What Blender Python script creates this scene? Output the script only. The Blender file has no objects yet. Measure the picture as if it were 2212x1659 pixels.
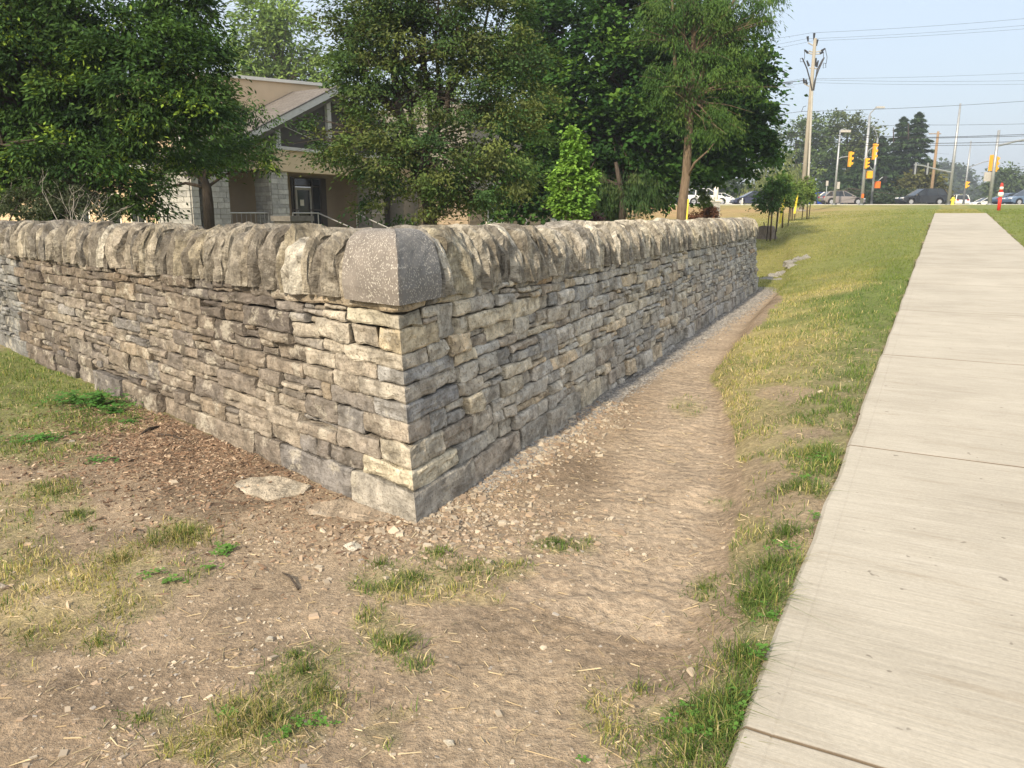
import bpy, math, random
import numpy as np
from mathutils import Vector, Matrix
R = math.radians
random.seed(7); rng = np.random.default_rng(7)
sc = bpy.context.scene
col = sc.collection

# ------------------------------------------------------------------ camera, sky, sun, exposure
EYE = 1.6
F_PX, CX, CY = 1660.0, 1106.0, 829.5          # photograph at 2212 x 1659
PITCH = math.atan(367 / 1660)
cam_d = bpy.data.cameras.new('camera'); cam = bpy.data.objects.new('camera', cam_d); col.objects.link(cam)
cam.location = (0, 0, EYE); cam.rotation_euler = (math.pi / 2 - PITCH, 0, 0)
cam_d.sensor_width = 36; cam_d.lens = F_PX / 2212 * 36; cam_d.clip_start = .05; cam_d.clip_end = 6000
sc.camera = cam

SUN_AZ, SUN_EL = 211.0, 33.0
w = bpy.data.worlds.new('World'); sc.world = w; w.use_nodes = True
nt = w.node_tree; bg = nt.nodes['Background']
sky = nt.nodes.new('ShaderNodeTexSky'); sky.sky_type = 'NISHITA'; sky.sun_disc = False
sky.sun_elevation = R(SUN_EL); sky.sun_rotation = R(SUN_AZ)
sky.air_density = 1.5; sky.dust_density = 2.5; sky.ozone_density = 2.5
hs = nt.nodes.new('ShaderNodeMixRGB'); hs.blend_type = 'MIX'; hs.inputs[0].default_value = .72
# pale veil of the summer haze, a little brighter on the sun's side of the sky
tc_ = nt.nodes.new('ShaderNodeTexCoord'); dt = nt.nodes.new('ShaderNodeVectorMath'); dt.operation = 'DOT_PRODUCT'
nt.links.new(tc_.outputs['Generated'], dt.inputs[0])
dt.inputs[1].default_value = (math.sin(R(SUN_AZ)) * math.cos(R(SUN_EL)), math.cos(R(SUN_AZ)) * math.cos(R(SUN_EL)), math.sin(R(SUN_EL)))
mr = nt.nodes.new('ShaderNodeMapRange'); mr.inputs[1].default_value = -1; mr.inputs[2].default_value = 1; mr.inputs[3].default_value = 0; mr.inputs[4].default_value = 1
nt.links.new(dt.outputs['Value'], mr.inputs[0])
vc = nt.nodes.new('ShaderNodeMixRGB'); nt.links.new(mr.outputs[0], vc.inputs[0]); vc.inputs[1].default_value = (3.2, 3.85, 4.95, 1); vc.inputs[2].default_value = (8.6, 8.6, 8.6, 1)
nt.links.new(vc.outputs[0], hs.inputs[2])
nt.links.new(sky.outputs[0], hs.inputs[1]); nt.links.new(hs.outputs[0], bg.inputs[0])
bg.inputs[1].default_value = .13
sd = bpy.data.lights.new('sun', 'SUN'); sun = bpy.data.objects.new('sun', sd); col.objects.link(sun)
sd.energy = 4.2; sd.angle = R(2.0); sd.color = (1.0, .86, .66)
dirv = Vector((math.sin(R(SUN_AZ)) * math.cos(R(SUN_EL)), math.cos(R(SUN_AZ)) * math.cos(R(SUN_EL)), math.sin(R(SUN_EL))))
sun.rotation_euler = dirv.to_track_quat('Z', 'Y').to_euler(); sun.location = dirv * 50
sc.view_settings.view_transform = 'Standard'; sc.view_settings.look = 'None'
sc.view_settings.exposure = .55; sc.view_settings.gamma = 1; sc.view_settings.use_curve_mapping = False
sc.render.engine = 'CYCLES'
sc.cycles.max_bounces = 6; sc.cycles.diffuse_bounces = 3; sc.cycles.glossy_bounces = 2
sc.cycles.transmission_bounces = 3; sc.cycles.transparent_max_bounces = 4; sc.cycles.volume_bounces = 0
sc.cycles.caustics_reflective = False; sc.cycles.caustics_refractive = False

# ------------------------------------------------------------------ helpers
def at(px, py, Y):
    """world point seen at photo pixel (px, py) at forward distance Y"""
    X = px - CX; up = CY - py
    fw = F_PX * math.cos(PITCH) + up * math.sin(PITCH); uz = up * math.cos(PITCH) - F_PX * math.sin(PITCH)
    return Vector((X / fw * Y, Y, EYE + uz / fw * Y))
def to_px(x, y, z):
    c, s = math.cos(PITCH), math.sin(PITCH)
    dz = z - EYE; fw = y * c - dz * s; up = y * s + dz * c
    fw = np.where(fw < .05, .05, fw)
    return CX + x / fw * F_PX, CY - up / fw * F_PX
def h3(ix, iy, iz, seed):
    n = (ix.astype(np.uint32) * np.uint32(374761393) + iy.astype(np.uint32) * np.uint32(668265263)
         + iz.astype(np.uint32) * np.uint32(2246822519) + np.uint32(seed * 3266489917 & 0xffffffff))
    n = (n ^ (n >> np.uint32(13))) * np.uint32(1274126177); n ^= n >> np.uint32(16)
    return (n & np.uint32(0xffffff)).astype(np.float64) / 0xffffff
def vn(x, y, z=0.0, seed=0):
    x, y, z = np.broadcast_arrays(np.asarray(x, float), np.asarray(y, float), np.asarray(z, float))
    fx, fy, fz = np.floor(x), np.floor(y), np.floor(z)
    ix, iy, iz = fx.astype(np.int64), fy.astype(np.int64), fz.astype(np.int64)
    u, v, t = x - fx, y - fy, z - fz
    u = u * u * (3 - 2 * u); v = v * v * (3 - 2 * v); t = t * t * (3 - 2 * t)
    r = 0
    for a in (0, 1):
        for b in (0, 1):
            for c in (0, 1):
                r = r + h3(ix + a, iy + b, iz + c, seed) * (u if a else 1 - u) * (v if b else 1 - v) * (t if c else 1 - t)
    return r * 2 - 1
def fbm(x, y, z=0.0, seed=0, o=3):
    r = 0; a = 1.; k = 1.
    for i in range(o):
        r = r + a * vn(np.asarray(x) * k, np.asarray(y) * k, np.asarray(z) * k, seed + i * 17); a *= .5; k *= 2.03
    return r / 1.75
def sst(x, a, b):
    t = np.clip((x - a) / (b - a), 0, 1); return t * t * (3 - 2 * t)

def mk(name, V, Fa, mat, parent=None, smooth=False, cols=None, bed=None, mats=None, mi=None, fcols=None):
    """one mesh object. V (n,3) world (or local when parent has a builder frame), Fa list or int array (m,k)"""
    me = bpy.data.meshes.new(name)
    V = np.asarray(V, dtype=np.float32)
    if isinstance(Fa, np.ndarray):
        m, k = Fa.shape
        me.vertices.add(len(V)); me.vertices.foreach_set('co', V.ravel())
        me.loops.add(m * k); me.loops.foreach_set('vertex_index', Fa.astype(np.int32).ravel())
        me.polygons.add(m); me.polygons.foreach_set('loop_start', np.arange(0, m * k, k, dtype=np.int32))
        me.update(calc_edges=True)
    else:
        me.from_pydata(V.tolist(), [], Fa); me.update()
    if smooth: me.polygons.foreach_set('use_smooth', np.ones(len(me.polygons), dtype=bool))
    else: me.polygons.foreach_set('use_smooth', np.zeros(len(me.polygons), dtype=bool))
    if cols is not None:
        a = me.attributes.new('Col', 'FLOAT_COLOR', 'POINT'); c = np.ones((len(V), 4), np.float32); c[:, :3] = cols
        a.data.foreach_set('color', c.ravel())
    if bed is not None:
        a = me.attributes.new('bed', 'FLOAT_VECTOR', 'POINT'); a.data.foreach_set('vector', np.asarray(bed, np.float32).ravel())
    if mats:
        for q in mats: me.materials.append(q)
        me.polygons.foreach_set('material_index', np.asarray(mi, dtype=np.int32))
    else: me.materials.append(mat)
    o = bpy.data.objects.new(name, me); col.objects.link(o)
    if parent is not None:
        o.parent = parent
        if parent.get('_w'): o.matrix_parent_inverse = Matrix.Translation(-Vector(parent['_w']))
        if parent.type == 'MESH' and parent.parent is not None and parent.parent.get('_w'):
            o.matrix_parent_inverse = Matrix.Identity(4)
    return o
def tag(o, label=None, cat=None, group=None, kind=None):
    if label: o['label'] = label
    if cat: o['category'] = cat
    if group: o['group'] = group
    if kind: o['kind'] = kind
    return o
def empty(name, loc, label, cat, group=None, rz=0, world=False):
    o = bpy.data.objects.new(name, None); col.objects.link(o); o.location = loc; o.rotation_euler = (0, 0, rz)
    o.empty_display_size = .2
    if world: o['_w'] = tuple(loc)
    return tag(o, label, cat, group)

class MB:
    def __init__(s): s.v = []; s.f = []
    def box(s, x0, x1, y0, y1, z0, z1, M=None):
        b = len(s.v); p = [(x, y, z) for z in (z0, z1) for x, y in ((x0, y0), (x1, y0), (x1, y1), (x0, y1))]
        s.v += [tuple(M @ Vector(q)) for q in p] if M else p
        s.f += [[b, b+3, b+2, b+1], [b+4, b+5, b+6, b+7], [b, b+1, b+5, b+4], [b+1, b+2, b+6, b+5], [b+2, b+3, b+7, b+6], [b+3, b, b+4, b+7]]
        return s
    def tube(s, pts, rad, n=8, cap=True):
        pts = [Vector(p) for p in pts]; rad = rad if hasattr(rad, '__len__') else [rad] * len(pts)
        b0 = len(s.v); ref = None
        for i, p in enumerate(pts):
            t = (pts[min(i+1, len(pts)-1)] - pts[max(i-1, 0)])
            if t.length < 1e-9: t = Vector((0, 0, 1))
            t.normalize()
            if ref is None: ref = Vector((1, 0, 0)) if abs(t.x) < .9 else Vector((0, 1, 0))
            a = (ref - t * ref.dot(t)).normalized(); c = t.cross(a); ref = a
            for k in range(n):
                g = 2 * math.pi * k / n; s.v.append(tuple(p + (a * math.cos(g) + c * math.sin(g)) * rad[i]))
        for i in range(len(pts) - 1):
            for k in range(n):
                q = b0 + i * n
                s.f.append([q + k, q + (k+1) % n, q + n + (k+1) % n, q + n + k])
        if cap:
            s.f.append(list(range(b0 + n - 1, b0 - 1, -1))); e = b0 + (len(pts)-1) * n; s.f.append(list(range(e, e + n)))
        return s
    def poly(s, pts):
        b = len(s.v); s.v += [tuple(p) for p in pts]; s.f.append(list(range(b, b + len(pts)))); return s
    def prism(s, pts, ext):
        b = len(s.v); n = len(pts); e = Vector(ext)
        s.v += [tuple(p) for p in pts] + [tuple(Vector(p) + e) for p in pts]
        s.f += [list(range(b + n - 1, b - 1, -1)), list(range(b + n, b + 2*n))]
        s.f += [[b + i, b + (i+1) % n, b + n + (i+1) % n, b + n + i] for i in range(n)]
        return s
    def out(s, name, mat, parent=None, smooth=False, bevel=0):
        o = mk(name, s.v, s.f, mat, parent, smooth)
        if bevel:
            m = o.modifiers.new('bevel', 'BEVEL'); m.width = bevel; m.segments = 2; m.limit_method = 'ANGLE'
        return o

# ------------------------------------------------------------------ materials
class NT:
    def __init__(s, name):
        s.m = bpy.data.materials.new(name); s.m.use_nodes = True; s.t = s.m.node_tree; s.b = s.t.nodes['Principled BSDF']
        s.b.inputs['Roughness'].default_value = .9; s.b.inputs['Specular IOR Level'].default_value = .25
    def n(s, ty, **k):
        q = s.t.nodes.new(ty)
        for a, v in k.items():
            if a.startswith('i_'):
                nm = a[2:]; nm = int(nm) if nm.isdigit() else nm.replace('_', ' ')
                if hasattr(v, 'bl_idname') or hasattr(v, 'is_linked'): s.t.links.new(v, q.inputs[nm])
                else: q.inputs[nm].default_value = v
            else: setattr(q, a, v)
        return q
    def link(s, a, b): s.t.links.new(a, b)
    def noise(s, vec, scale, detail=4, rough=.55):
        q = s.n('ShaderNodeTexNoise'); q.inputs['Scale'].default_value = scale; q.inputs['Detail'].default_value = detail
        q.inputs['Roughness'].default_value = rough
        if vec is not None: s.link(vec, q.inputs['Vector'])
        return q.outputs['Fac']
    def ramp(s, fac, stops):
        q = s.n('ShaderNodeValToRGB'); e = q.color_ramp.elements
        while len(e) < len(stops): e.new(.5)
        for i, (p, c) in enumerate(stops):
            e[i].position = p; e[i].color = (c, c, c, 1) if not hasattr(c, '__len__') else (*c, 1)
        s.link(fac, q.inputs[0]); return q.outputs[0]
    def mix(s, fac, a, b, blend='MIX'):
        q = s.n('ShaderNodeMixRGB', blend_type=blend)
        for i, v in enumerate((fac, a, b)):
            if hasattr(v, 'is_linked'): s.link(v, q.inputs[i])
            elif i == 0: q.inputs[0].default_value = v
            else: q.inputs[i].default_value = (*v, 1) if len(v) == 3 else v
        return q.outputs[0]
    def pos(s): return s.n('ShaderNodeNewGeometry').outputs['Position']
    def obj(s): return s.n('ShaderNodeTexCoord').outputs['Object']
    def attr(s, nm):
        return s.n('ShaderNodeAttribute', attribute_name=nm)
    def vscale(s, v, sc3):
        q = s.n('ShaderNodeVectorMath', operation='MULTIPLY'); s.link(v, q.inputs[0]); q.inputs[1].default_value = sc3; return q.outputs[0]
    def bump(s, h, strength=.5, dist=.01, normal=None):
        q = s.n('ShaderNodeBump'); q.inputs['Strength'].default_value = strength; q.inputs['Distance'].default_value = dist
        s.link(h, q.inputs['Height'])
        if normal is not None: s.link(normal, q.inputs['Normal'])
        return q.outputs[0]
    def fin(s, colr=None, nrm=None, rough=None, spec=None, metal=None):
        if colr is not None:
            if hasattr(colr, 'is_linked'): s.link(colr, s.b.inputs['Base Color'])
            else: s.b.inputs['Base Color'].default_value = (*colr, 1)
        if nrm is not None: s.link(nrm, s.b.inputs['Normal'])
        if rough is not None:
            if hasattr(rough, 'is_linked'): s.link(rough, s.b.inputs['Roughness'])
            else: s.b.inputs['Roughness'].default_value = rough
        if spec is not None: s.b.inputs['Specular IOR Level'].default_value = spec
        if metal is not None: s.b.inputs['Metallic'].default_value = metal
        return s.m

def plain(name, c, rough=.7, metal=0, spec=.4, var=.12, scale=6):
    t = NT(name); p = t.pos(); n = t.noise(p, scale, 3)
    k = t.ramp(n, [(.3, tuple(x * (1 - var) for x in c)), (.7, tuple(min(1, x * (1 + var)) for x in c))])
    return t.fin(k, rough=rough, spec=spec, metal=metal)

def stone_mat(name, stain=.5, pale=.5, lamix=.42, lambump=.45):
    t = NT(name); bed = t.attr('bed').outputs['Vector']; c = t.attr('Col').outputs['Color']
    m1 = t.noise(bed, 9, 6, .65)
    c = t.mix(1, c, t.ramp(m1, [(.33, .55), (.5, .98), (.66, 1.38)]), 'MULTIPLY')
    lam = t.noise(t.vscale(bed, (4, 4, 26)), 1.5, 5, .7)
    c = t.mix(lamix, c, t.ramp(lam, [(.36, .62), (.5, 1.0), (.66, 1.25)]), 'MULTIPLY')
    big = t.noise(bed, 3.7, 6, .72)                       # weathering stains
    c = t.mix(t.ramp(big, [(.50, 0.), (.60, stain)]), c, (.105, .09, .07))
    lim = t.noise(bed, 5.1, 6, .75)                      # pale lime bloom and lichen
    c = t.mix(t.ramp(lim, [(.545, 0.), (.62, pale)]), c, (.60, .55, .45))
    sp = t.noise(bed, 55, 3, .6)
    c = t.mix(t.ramp(sp, [(.56, 0.), (.66, .55)]), c, (.09, .08, .065))
    fine = t.noise(bed, 38, 6, .7); med = t.noise(bed, 11, 4, .6)
    h = t.n('ShaderNodeMath', operation='MULTIPLY_ADD'); t.link(lam, h.inputs[0]); h.inputs[1].default_value = lambump; t.link(fine, h.inputs[2])
    h2 = t.n('ShaderNodeMath', operation='MULTIPLY_ADD'); t.link(med, h2.inputs[0]); h2.inputs[1].default_value = 1.6; t.link(h.outputs[0], h2.inputs[2])
    return t.fin(c, t.bump(h2.outputs[0], 1., .022), .92, .2)
M_STONE = stone_mat('limestone_rubble', .45, .5)
M_COPE = stone_mat('limestone_coping', .7, .45, .8, 1.3)

def cap_mat():
    t = NT('pecked_capstone'); bed = t.attr('bed').outputs['Vector']; c = t.attr('Col').outputs['Color']
    m1 = t.noise(bed, 5, 6, .65)
    c = t.mix(1, c, t.ramp(m1, [(.3, .72), (.7, 1.25)]), 'MULTIPLY')
    wv = t.n('ShaderNodeVectorMath', operation='ADD'); nz = t.n('ShaderNodeTexNoise'); nz.inputs['Scale'].default_value = 9
    t.link(bed, nz.inputs['Vector']); t.link(bed, wv.inputs[0])
    sc_ = t.vscale(nz.outputs['Color'], (.06, .06, .06)); t.link(sc_, wv.inputs[1])
    vo = t.n('ShaderNodeTexVoronoi', feature='F1'); vo.inputs['Scale'].default_value = 1
    vv = t.vscale(wv.outputs[0], (125, 125, 66)); t.link(vv, vo.inputs['Vector'])
    rnd = t.n('ShaderNodeSeparateColor'); t.link(vo.outputs['Color'], rnd.inputs[0])
    dd = t.ramp(vo.outputs['Distance'], [(.26, 1.), (.42, 0.)])
    gate = t.ramp(rnd.outputs[0], [(.30, 0.), (.36, 1.)])
    dens = t.ramp(t.noise(bed, 4, 3), [(.38, .35), (.52, 1.)])
    k = t.mix(1, dd, gate, 'MULTIPLY'); k = t.mix(1, k, dens, 'MULTIPLY')
    c = t.mix(k, c, (.50, .47, .41))
    f = t.noise(bed, 60, 4, .7)
    hm = t.n('ShaderNodeMath', operation='SUBTRACT'); t.link(f, hm.inputs[0]); t.link(k, hm.inputs[1])
    return t.fin(c, t.bump(hm.outputs[0], .5, .006), .85, .25)
M_CAP = cap_mat()

def ground_mat():
    t = NT('earth_and_turf'); p = t.pos(); c = t.attr('Col').outputs['Color']
    f1 = t.noise(p, 3.1, 6, .7); f2 = t.noise(p, 28, 5, .7); f3 = t.noise(p, 150, 3, .7)
    c = t.mix(1, c, t.ramp(f1, [(.35, .82), (.65, 1.18)]), 'MULTIPLY')
    c = t.mix(1, c, t.ramp(f2, [(.36, .70), (.52, 1.0), (.66, 1.3)]), 'MULTIPLY')
    c = t.mix(t.ramp(f3, [(.55, 0.), (.72, .55)]), c, (.50, .40, .29))
    c = t.mix(t.ramp(f3, [(.28, .30), (.40, 0.)]), c, (.15, .105, .07))
    f4 = t.noise(p, 62, 4, .7)
    c = t.mix(t.ramp(f4, [(.60, 0.), (.68, .6)]), c, (.52, .44, .34)); c = t.mix(t.ramp(f4, [(.30, .5), (.40, 0.)]), c, (.17, .12, .08))
    h = t.n('ShaderNodeMath', operation='MULTIPLY_ADD'); t.link(f2, h.inputs[0]); h.inputs[1].default_value = 1.0; t.link(f4, h.inputs[2])
    sp = t.n('ShaderNodeSeparateXYZ'); t.link(t.attr('bed').outputs['Vector'], sp.inputs[0])      # wheel ribs pressed across the path
    wn = t.noise(t.vscale(p, (1, 1, 1)), 2.6, 3, .6)
    m1 = t.n('ShaderNodeMath', operation='MULTIPLY'); t.link(sp.outputs[0], m1.inputs[0]); m1.inputs[1].default_value = 62
    m2 = t.n('ShaderNodeMath', operation='MULTIPLY_ADD'); t.link(wn, m2.inputs[0]); m2.inputs[1].default_value = 26; t.link(m1.outputs[0], m2.inputs[2])
    m3 = t.n('ShaderNodeMath', operation='SINE'); t.link(m2.outputs[0], m3.inputs[0])
    m4 = t.n('ShaderNodeMath', operation='MULTIPLY'); t.link(m3.outputs[0], m4.inputs[0]); t.link(sp.outputs[2], m4.inputs[1])
    n1 = t.bump(m4.outputs[0], 1., .0036)
    return t.fin(c, t.bump(h.outputs[0], 1., .017, n1), 1, .1)
M_GROUND = ground_mat()

def concrete_mat():
    t = NT('broomed_concrete'); o = t.n('ShaderNodeAttribute', attribute_name='bed').outputs['Vector']
    a = t.noise(t.vscale(o, (1.2, 26, 1)), 3, 5, .65)       # broom streaks across the walk
    b = t.noise(o, 1.3, 5, .6); f = t.noise(o, 70, 3, .7); st = t.noise(t.vscale(o, (.8, 5, 1)), 1.7, 6, .75)
    c = t.ramp(b, [(.3, (.365, .33, .27)), (.7, (.45, .412, .342))])
    c = t.mix(.8, c, t.ramp(a, [(.3, .84), (.6, 1.05), (.75, 1.12)]), 'MULTIPLY')
    c = t.mix(t.ramp(st, [(.54, 0.), (.70, .55)]), c, (.50, .46, .39))
    c = t.mix(t.ramp(st, [(.30, .55), (.45, 0.)]), c, (.27, .225, .165))
    sp = t.noise(o, 17, 2, .5); c = t.mix(t.ramp(sp, [(.735, 0.), (.765, .6)]), c, (.12, .10, .08))
    c = t.mix(.4, c, t.ramp(f, [(.3, .8), (.7, 1.15)]), 'MULTIPLY')
    at_ = t.attr('Col').outputs['Color']; c = t.mix(1, c, at_, 'MULTIPLY')
    h = t.n('ShaderNodeMath', operation='MULTIPLY_ADD'); t.link(a, h.inputs[0]); h.inputs[1].default_value = 1.5; t.link(f, h.inputs[2])
    return t.fin(c, t.bump(h.outputs[0], .35, .004), .9, .2)
M_CONC = concrete_mat()

def leaf_mat(name, trans=.22, gloss=.3):
    t = NT(name); c = t.attr('Col').outputs['Color']
    t.fin(c, rough=.7, spec=gloss * .4)
    tr = t.n('ShaderNodeBsdfTranslucent'); tc = t.mix(1, c, (1.25, 1.15, .5), 'MULTIPLY'); t.link(tc, tr.inputs[0])
    mx = t.n('ShaderNodeMixShader'); mx.inputs[0].default_value = trans
    out = t.t.nodes['Material Output']; t.link(t.b.outputs[0], mx.inputs[1]); t.link(tr.outputs[0], mx.inputs[2]); t.link(mx.outputs[0], out.inputs[0])
    return t.m
M_LEAF = leaf_mat('foliage'); M_GRASS = leaf_mat('grass_blades', .3, .15); M_NEEDLE = leaf_mat('needles', .12, .2)
def bark_mat(name, a, b):
    t = NT(name); p = t.pos(); n = t.noise(t.vscale(p, (14, 14, 3)), 1.5, 5, .7)
    return t.fin(t.ramp(n, [(.3, a), (.7, b)]), t.bump(n, 1, .03), .95, .1)
M_BARK = bark_mat('bark_dark', (.035, .028, .022), (.10, .08, .065)); M_BARK2 = bark_mat('bark_tan', (.10, .072, .05), (.22, .165, .115))
M_TWIG = bark_mat('bark_silver_dead', (.36, .32, .27), (.52, .48, .42))
def chip_mat(name):
    t = NT(name); c = t.attr('Col').outputs['Color']; return t.fin(c, rough=.95, spec=.15)
M_CHIP = chip_mat('loose_bits')

# ------------------------------------------------------------------ terrain
DS = np.array([.481, .8767]); NR = np.array([.8767, -.481])       # along the walk, to its right
BL, BR = -.36, 1.64                                               # edges of the concrete walk
def ab(x, y): return x * DS[0] + y * DS[1], x * NR[0] + y * NR[1]
def zs(a): return np.where(a < 40, .08 + .039 * a, 1.64 + .0165 * (a - 40))
def zl(a): return np.interp(a, [-60, 16.5, 18, 20, 23, 31, 46, 60, 88], [0, 0, .02, .12, .30, .68, 1.25, 1.78, 2.42])
def bb(a): return np.interp(a, [0, 2, 3.3, 5.5, 6.1, 7.7, 12, 17, 25, 40], [-.5, -.55, -.66, -1.12, -1.3, -1.8, -2.3, -2.74, -4., -7.])
def terrain(x, y, detail=True):
    a, b = ab(x, y)
    B = bb(a); t = .38 * sst(b, B - .16, B + .10) + .62 * sst(b, B - .1, -.42)
    z = zl(a) * (1 - t) + (zs(a) - .022) * t
    far = sst(y, 62, 79); z = z * (1 - far) + 2.47 * far
    wk = (b > BL + .015) & (b < BR - .015) & (a < 40.2) & (a > -6)
    z = np.where(wk, zs(a) - .10, z)
    if detail:
        r = np.hypot(x, y); off = np.where(wk, 0, 1)
        z = z + off * (.020 * fbm(x * .9, y * .9, 0, 3) * (1 - sst(b, -.6, -.4) * .8) + .016 * fbm(x * 4, y * 4, 0, 5) * (r < 14) + .006 * vn(x * 17, y * 17, 0, 9) * (r < 9))
        pathm = sst(b, -2.4, -2.0) * (1 - sst(b, B - .1, B)) * (r < 12)
        z = z + off * pathm * .007 * np.sin((a + .25 * vn(x * 2, y * 2, 0, 4)) * 34 + 3 * vn(x * 3, y * 3, 0, 8)) * sst(a, 2, 3)
    return z
# wall frame (needed for gravel and chips along its foot)
WC = np.array([-.51, 3.83]); TL = np.array([-.721, .693]); TR = np.array([.414, .910])
NL = np.array([-.693, -.721]); NRW = np.array([.910, -.414])

def inpoly(px, py, P):
    c = np.zeros(px.shape, bool); n = len(P)
    for i in range(n):
        x0, y0 = P[i]; x1, y1 = P[i-1]
        if y0 == y1: continue
        c ^= ((y0 > py) != (y1 > py)) & (px < (x1 - x0) * (py - y0) / (y1 - y0) + x0)
    return c
# worn turf patches of the foreground: (px, py, rx, ry, density, dryness), read off the photograph's ground
PATCH = [(60, 860, 260, 90, 1.5, .12), (190, 880, 75, 38, 1.3, 0.), (60, 950, 140, 45, 1.2, .25), (110, 985, 90, 26, .6, .1),
         (20, 1180, 110, 90, .55, .4), (120, 1065, 60, 30, .9, .4), (60, 1075, 75, 26, .7, .4), (165, 1110, 32, 22, .9, .15), (60, 1150, 50, 30, .7, .3),
         (385, 1152, 62, 30, 1.3, .45), (260, 1205, 70, 26, .9, .7), (120, 1260, 150, 50, .75, .85), (60, 1340, 130, 60, .7, .8), (250, 1300, 110, 45, .7, .5),
         (330, 1240, 120, 35, .5, .2), (210, 1390, 60, 28, .6, .5), (20, 1250, 60, 90, .7, .6),
         (860, 1255, 80, 32, .95, .2), (960, 1255, 90, 26, .8, .45), (1060, 1225, 70, 20, .7, .4), (1200, 1182, 58, 12, 1., .1), (960, 1290, 110, 22, .55, .7), (945, 1205, 35, 14, .7, .1),
         (850, 1350, 50, 32, .8, .5), (870, 1385, 40, 28, .8, .2), (720, 1420, 90, 28, .7, .2), (650, 1470, 90, 38, .95, .3), (560, 1530, 110, 35, .9, .5),
         (480, 1600, 150, 40, .9, .7), (690, 1530, 70, 36, .7, .5), (620, 1580, 80, 26, .8, .1), (330, 1545, 40, 22, .7, .3), (510, 1640, 90, 22, .9, .6),
         (905, 1430, 35, 14, .5, .2), (820, 1590, 50, 30, .5, .1), (860, 1540, 50, 16, .35, .5), (1310, 1540, 70, 50, .3, .6), (1380, 1590, 80, 50, .4, .5), (1470, 1540, 90, 22, .7, .2),
         (1510, 1285, 30, 22, .8, .1), (1525, 1255, 30, 12, .6, .2), (1240, 835, 50, 10, .0, .3), (1480, 880, 45, 20, .45, .3), (40, 1440, 60, 20, .2, .5), (1300, 1460, 60, 16, .25, .6), (1545, 1090, 30, 12, .4, 0)]
STRIP = [(1390, 1659), (1455, 1640), (1500, 1585), (1560, 1545), (1520, 1500), (1590, 1460), (1605, 1330), (1575, 1250), (1590, 1160), (1600, 1060), (1590, 985), (1600, 930), (1575, 880),
         (1530, 815), (1590, 740), (1650, 690), (1690, 650), (1680, 632), (1640, 628), (1640, 440), (3400, 440), (3400, 2600), (1300, 2600)]
def turf(x, y, z):
    """turf density 0..1, dryness 0..1"""
    px, py = to_px(x, y, z); a, b = ab(x, y)
    wob = 60 * fbm(x * 1.7, y * 1.7, 0, 31); wob2 = 14 * fbm(x * 5, y * 5, 0, 32)
    s = np.clip((py - 463) / 500, .05, 1.6)
    qx = px + (wob + wob2) * s * .55; qy = py + wob2 * s * .7
    g = np.zeros(x.shape); dr = np.zeros(x.shape); ws = np.full(x.shape, 1e-6)
    for (cx, cy, rx, ry, den, dry) in PATCH:
        e = ((qx - cx) / (rx * 1.15)) ** 2 + ((qy - cy) / (ry * 1.15)) ** 2
        k = np.clip(1.25 - e, 0, 1) * den; g = np.maximum(g, k); dr += k * dry; ws += k
    dr = dr / ws
    inn = inpoly(qx, qy, STRIP)
    bare = fbm(x * 2.1, y * 2.1, 0, 44)
    # bare spots in the verge seen in the photograph
    for (cx, cy, rx, ry) in ((1700, 850, 60, 14), (1650, 1090, 60, 24), (1730, 1120, 40, 22), (1640, 1240, 45, 12), (1560, 1400, 50, 30), (1740, 935, 50, 10), (1560, 1620, 0, 0)):
        if rx:
            e = ((px - cx) / rx) ** 2 + ((py - cy) / ry) ** 2; bare = np.where(e < 1.3, 1.5, bare)
    rn = np.hypot(x, y); vg = np.where(bare > .30 + .45 * sst(rn, 4, 9), .18, 1.) 
    far = np.hypot(x, y) > 9
    vg = np.where(far, np.maximum(vg, .8), vg)
    vd = np.clip(.42 + .75 * fbm(x * .8, y * .8, 0, 50) - .55 * sst(b, -1.2, -.45) * (np.hypot(x, y) < 16), 0, 1)
    g = np.where(inn, vg, g); dr = np.where(inn, vd, dr)
    # ground behind the wall and everywhere far from the worn corner is mown lawn
    u = (x - WC[0]), (y - WC[1]); sR = u[0] * TR[0] + u[1] * TR[1]; oR = u[0] * NRW[0] + u[1] * NRW[1]; oL = u[0] * NL[0] + u[1] * NL[1]
    behind = (oR < 0) & (oL < 0); lawn = behind | (np.hypot(x, y) > 17.6) | (px < -60) & (py < 1300)
    g = np.where(lawn, .95, g); dr = np.where(lawn, np.clip(.5 + .7 * fbm(x * .35, y * .35, 0, 51), 0, 1), dr)
    g = np.where((b > BR), .97, g); dr = np.where(b > BR, .1, dr)
    g = np.where((b > BL) & (b < BR) & (a < 40.2), 0, g); 
    outside = (py > 1700) & ~inn & (b < BL); g = np.where(outside, np.clip(.3 + fbm(x * 1.3, y * 1.3, 0, 61), 0, .8), g)
    return g, dr, px, py, sR, oR, oL
def lin(c): return np.array(c)
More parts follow.
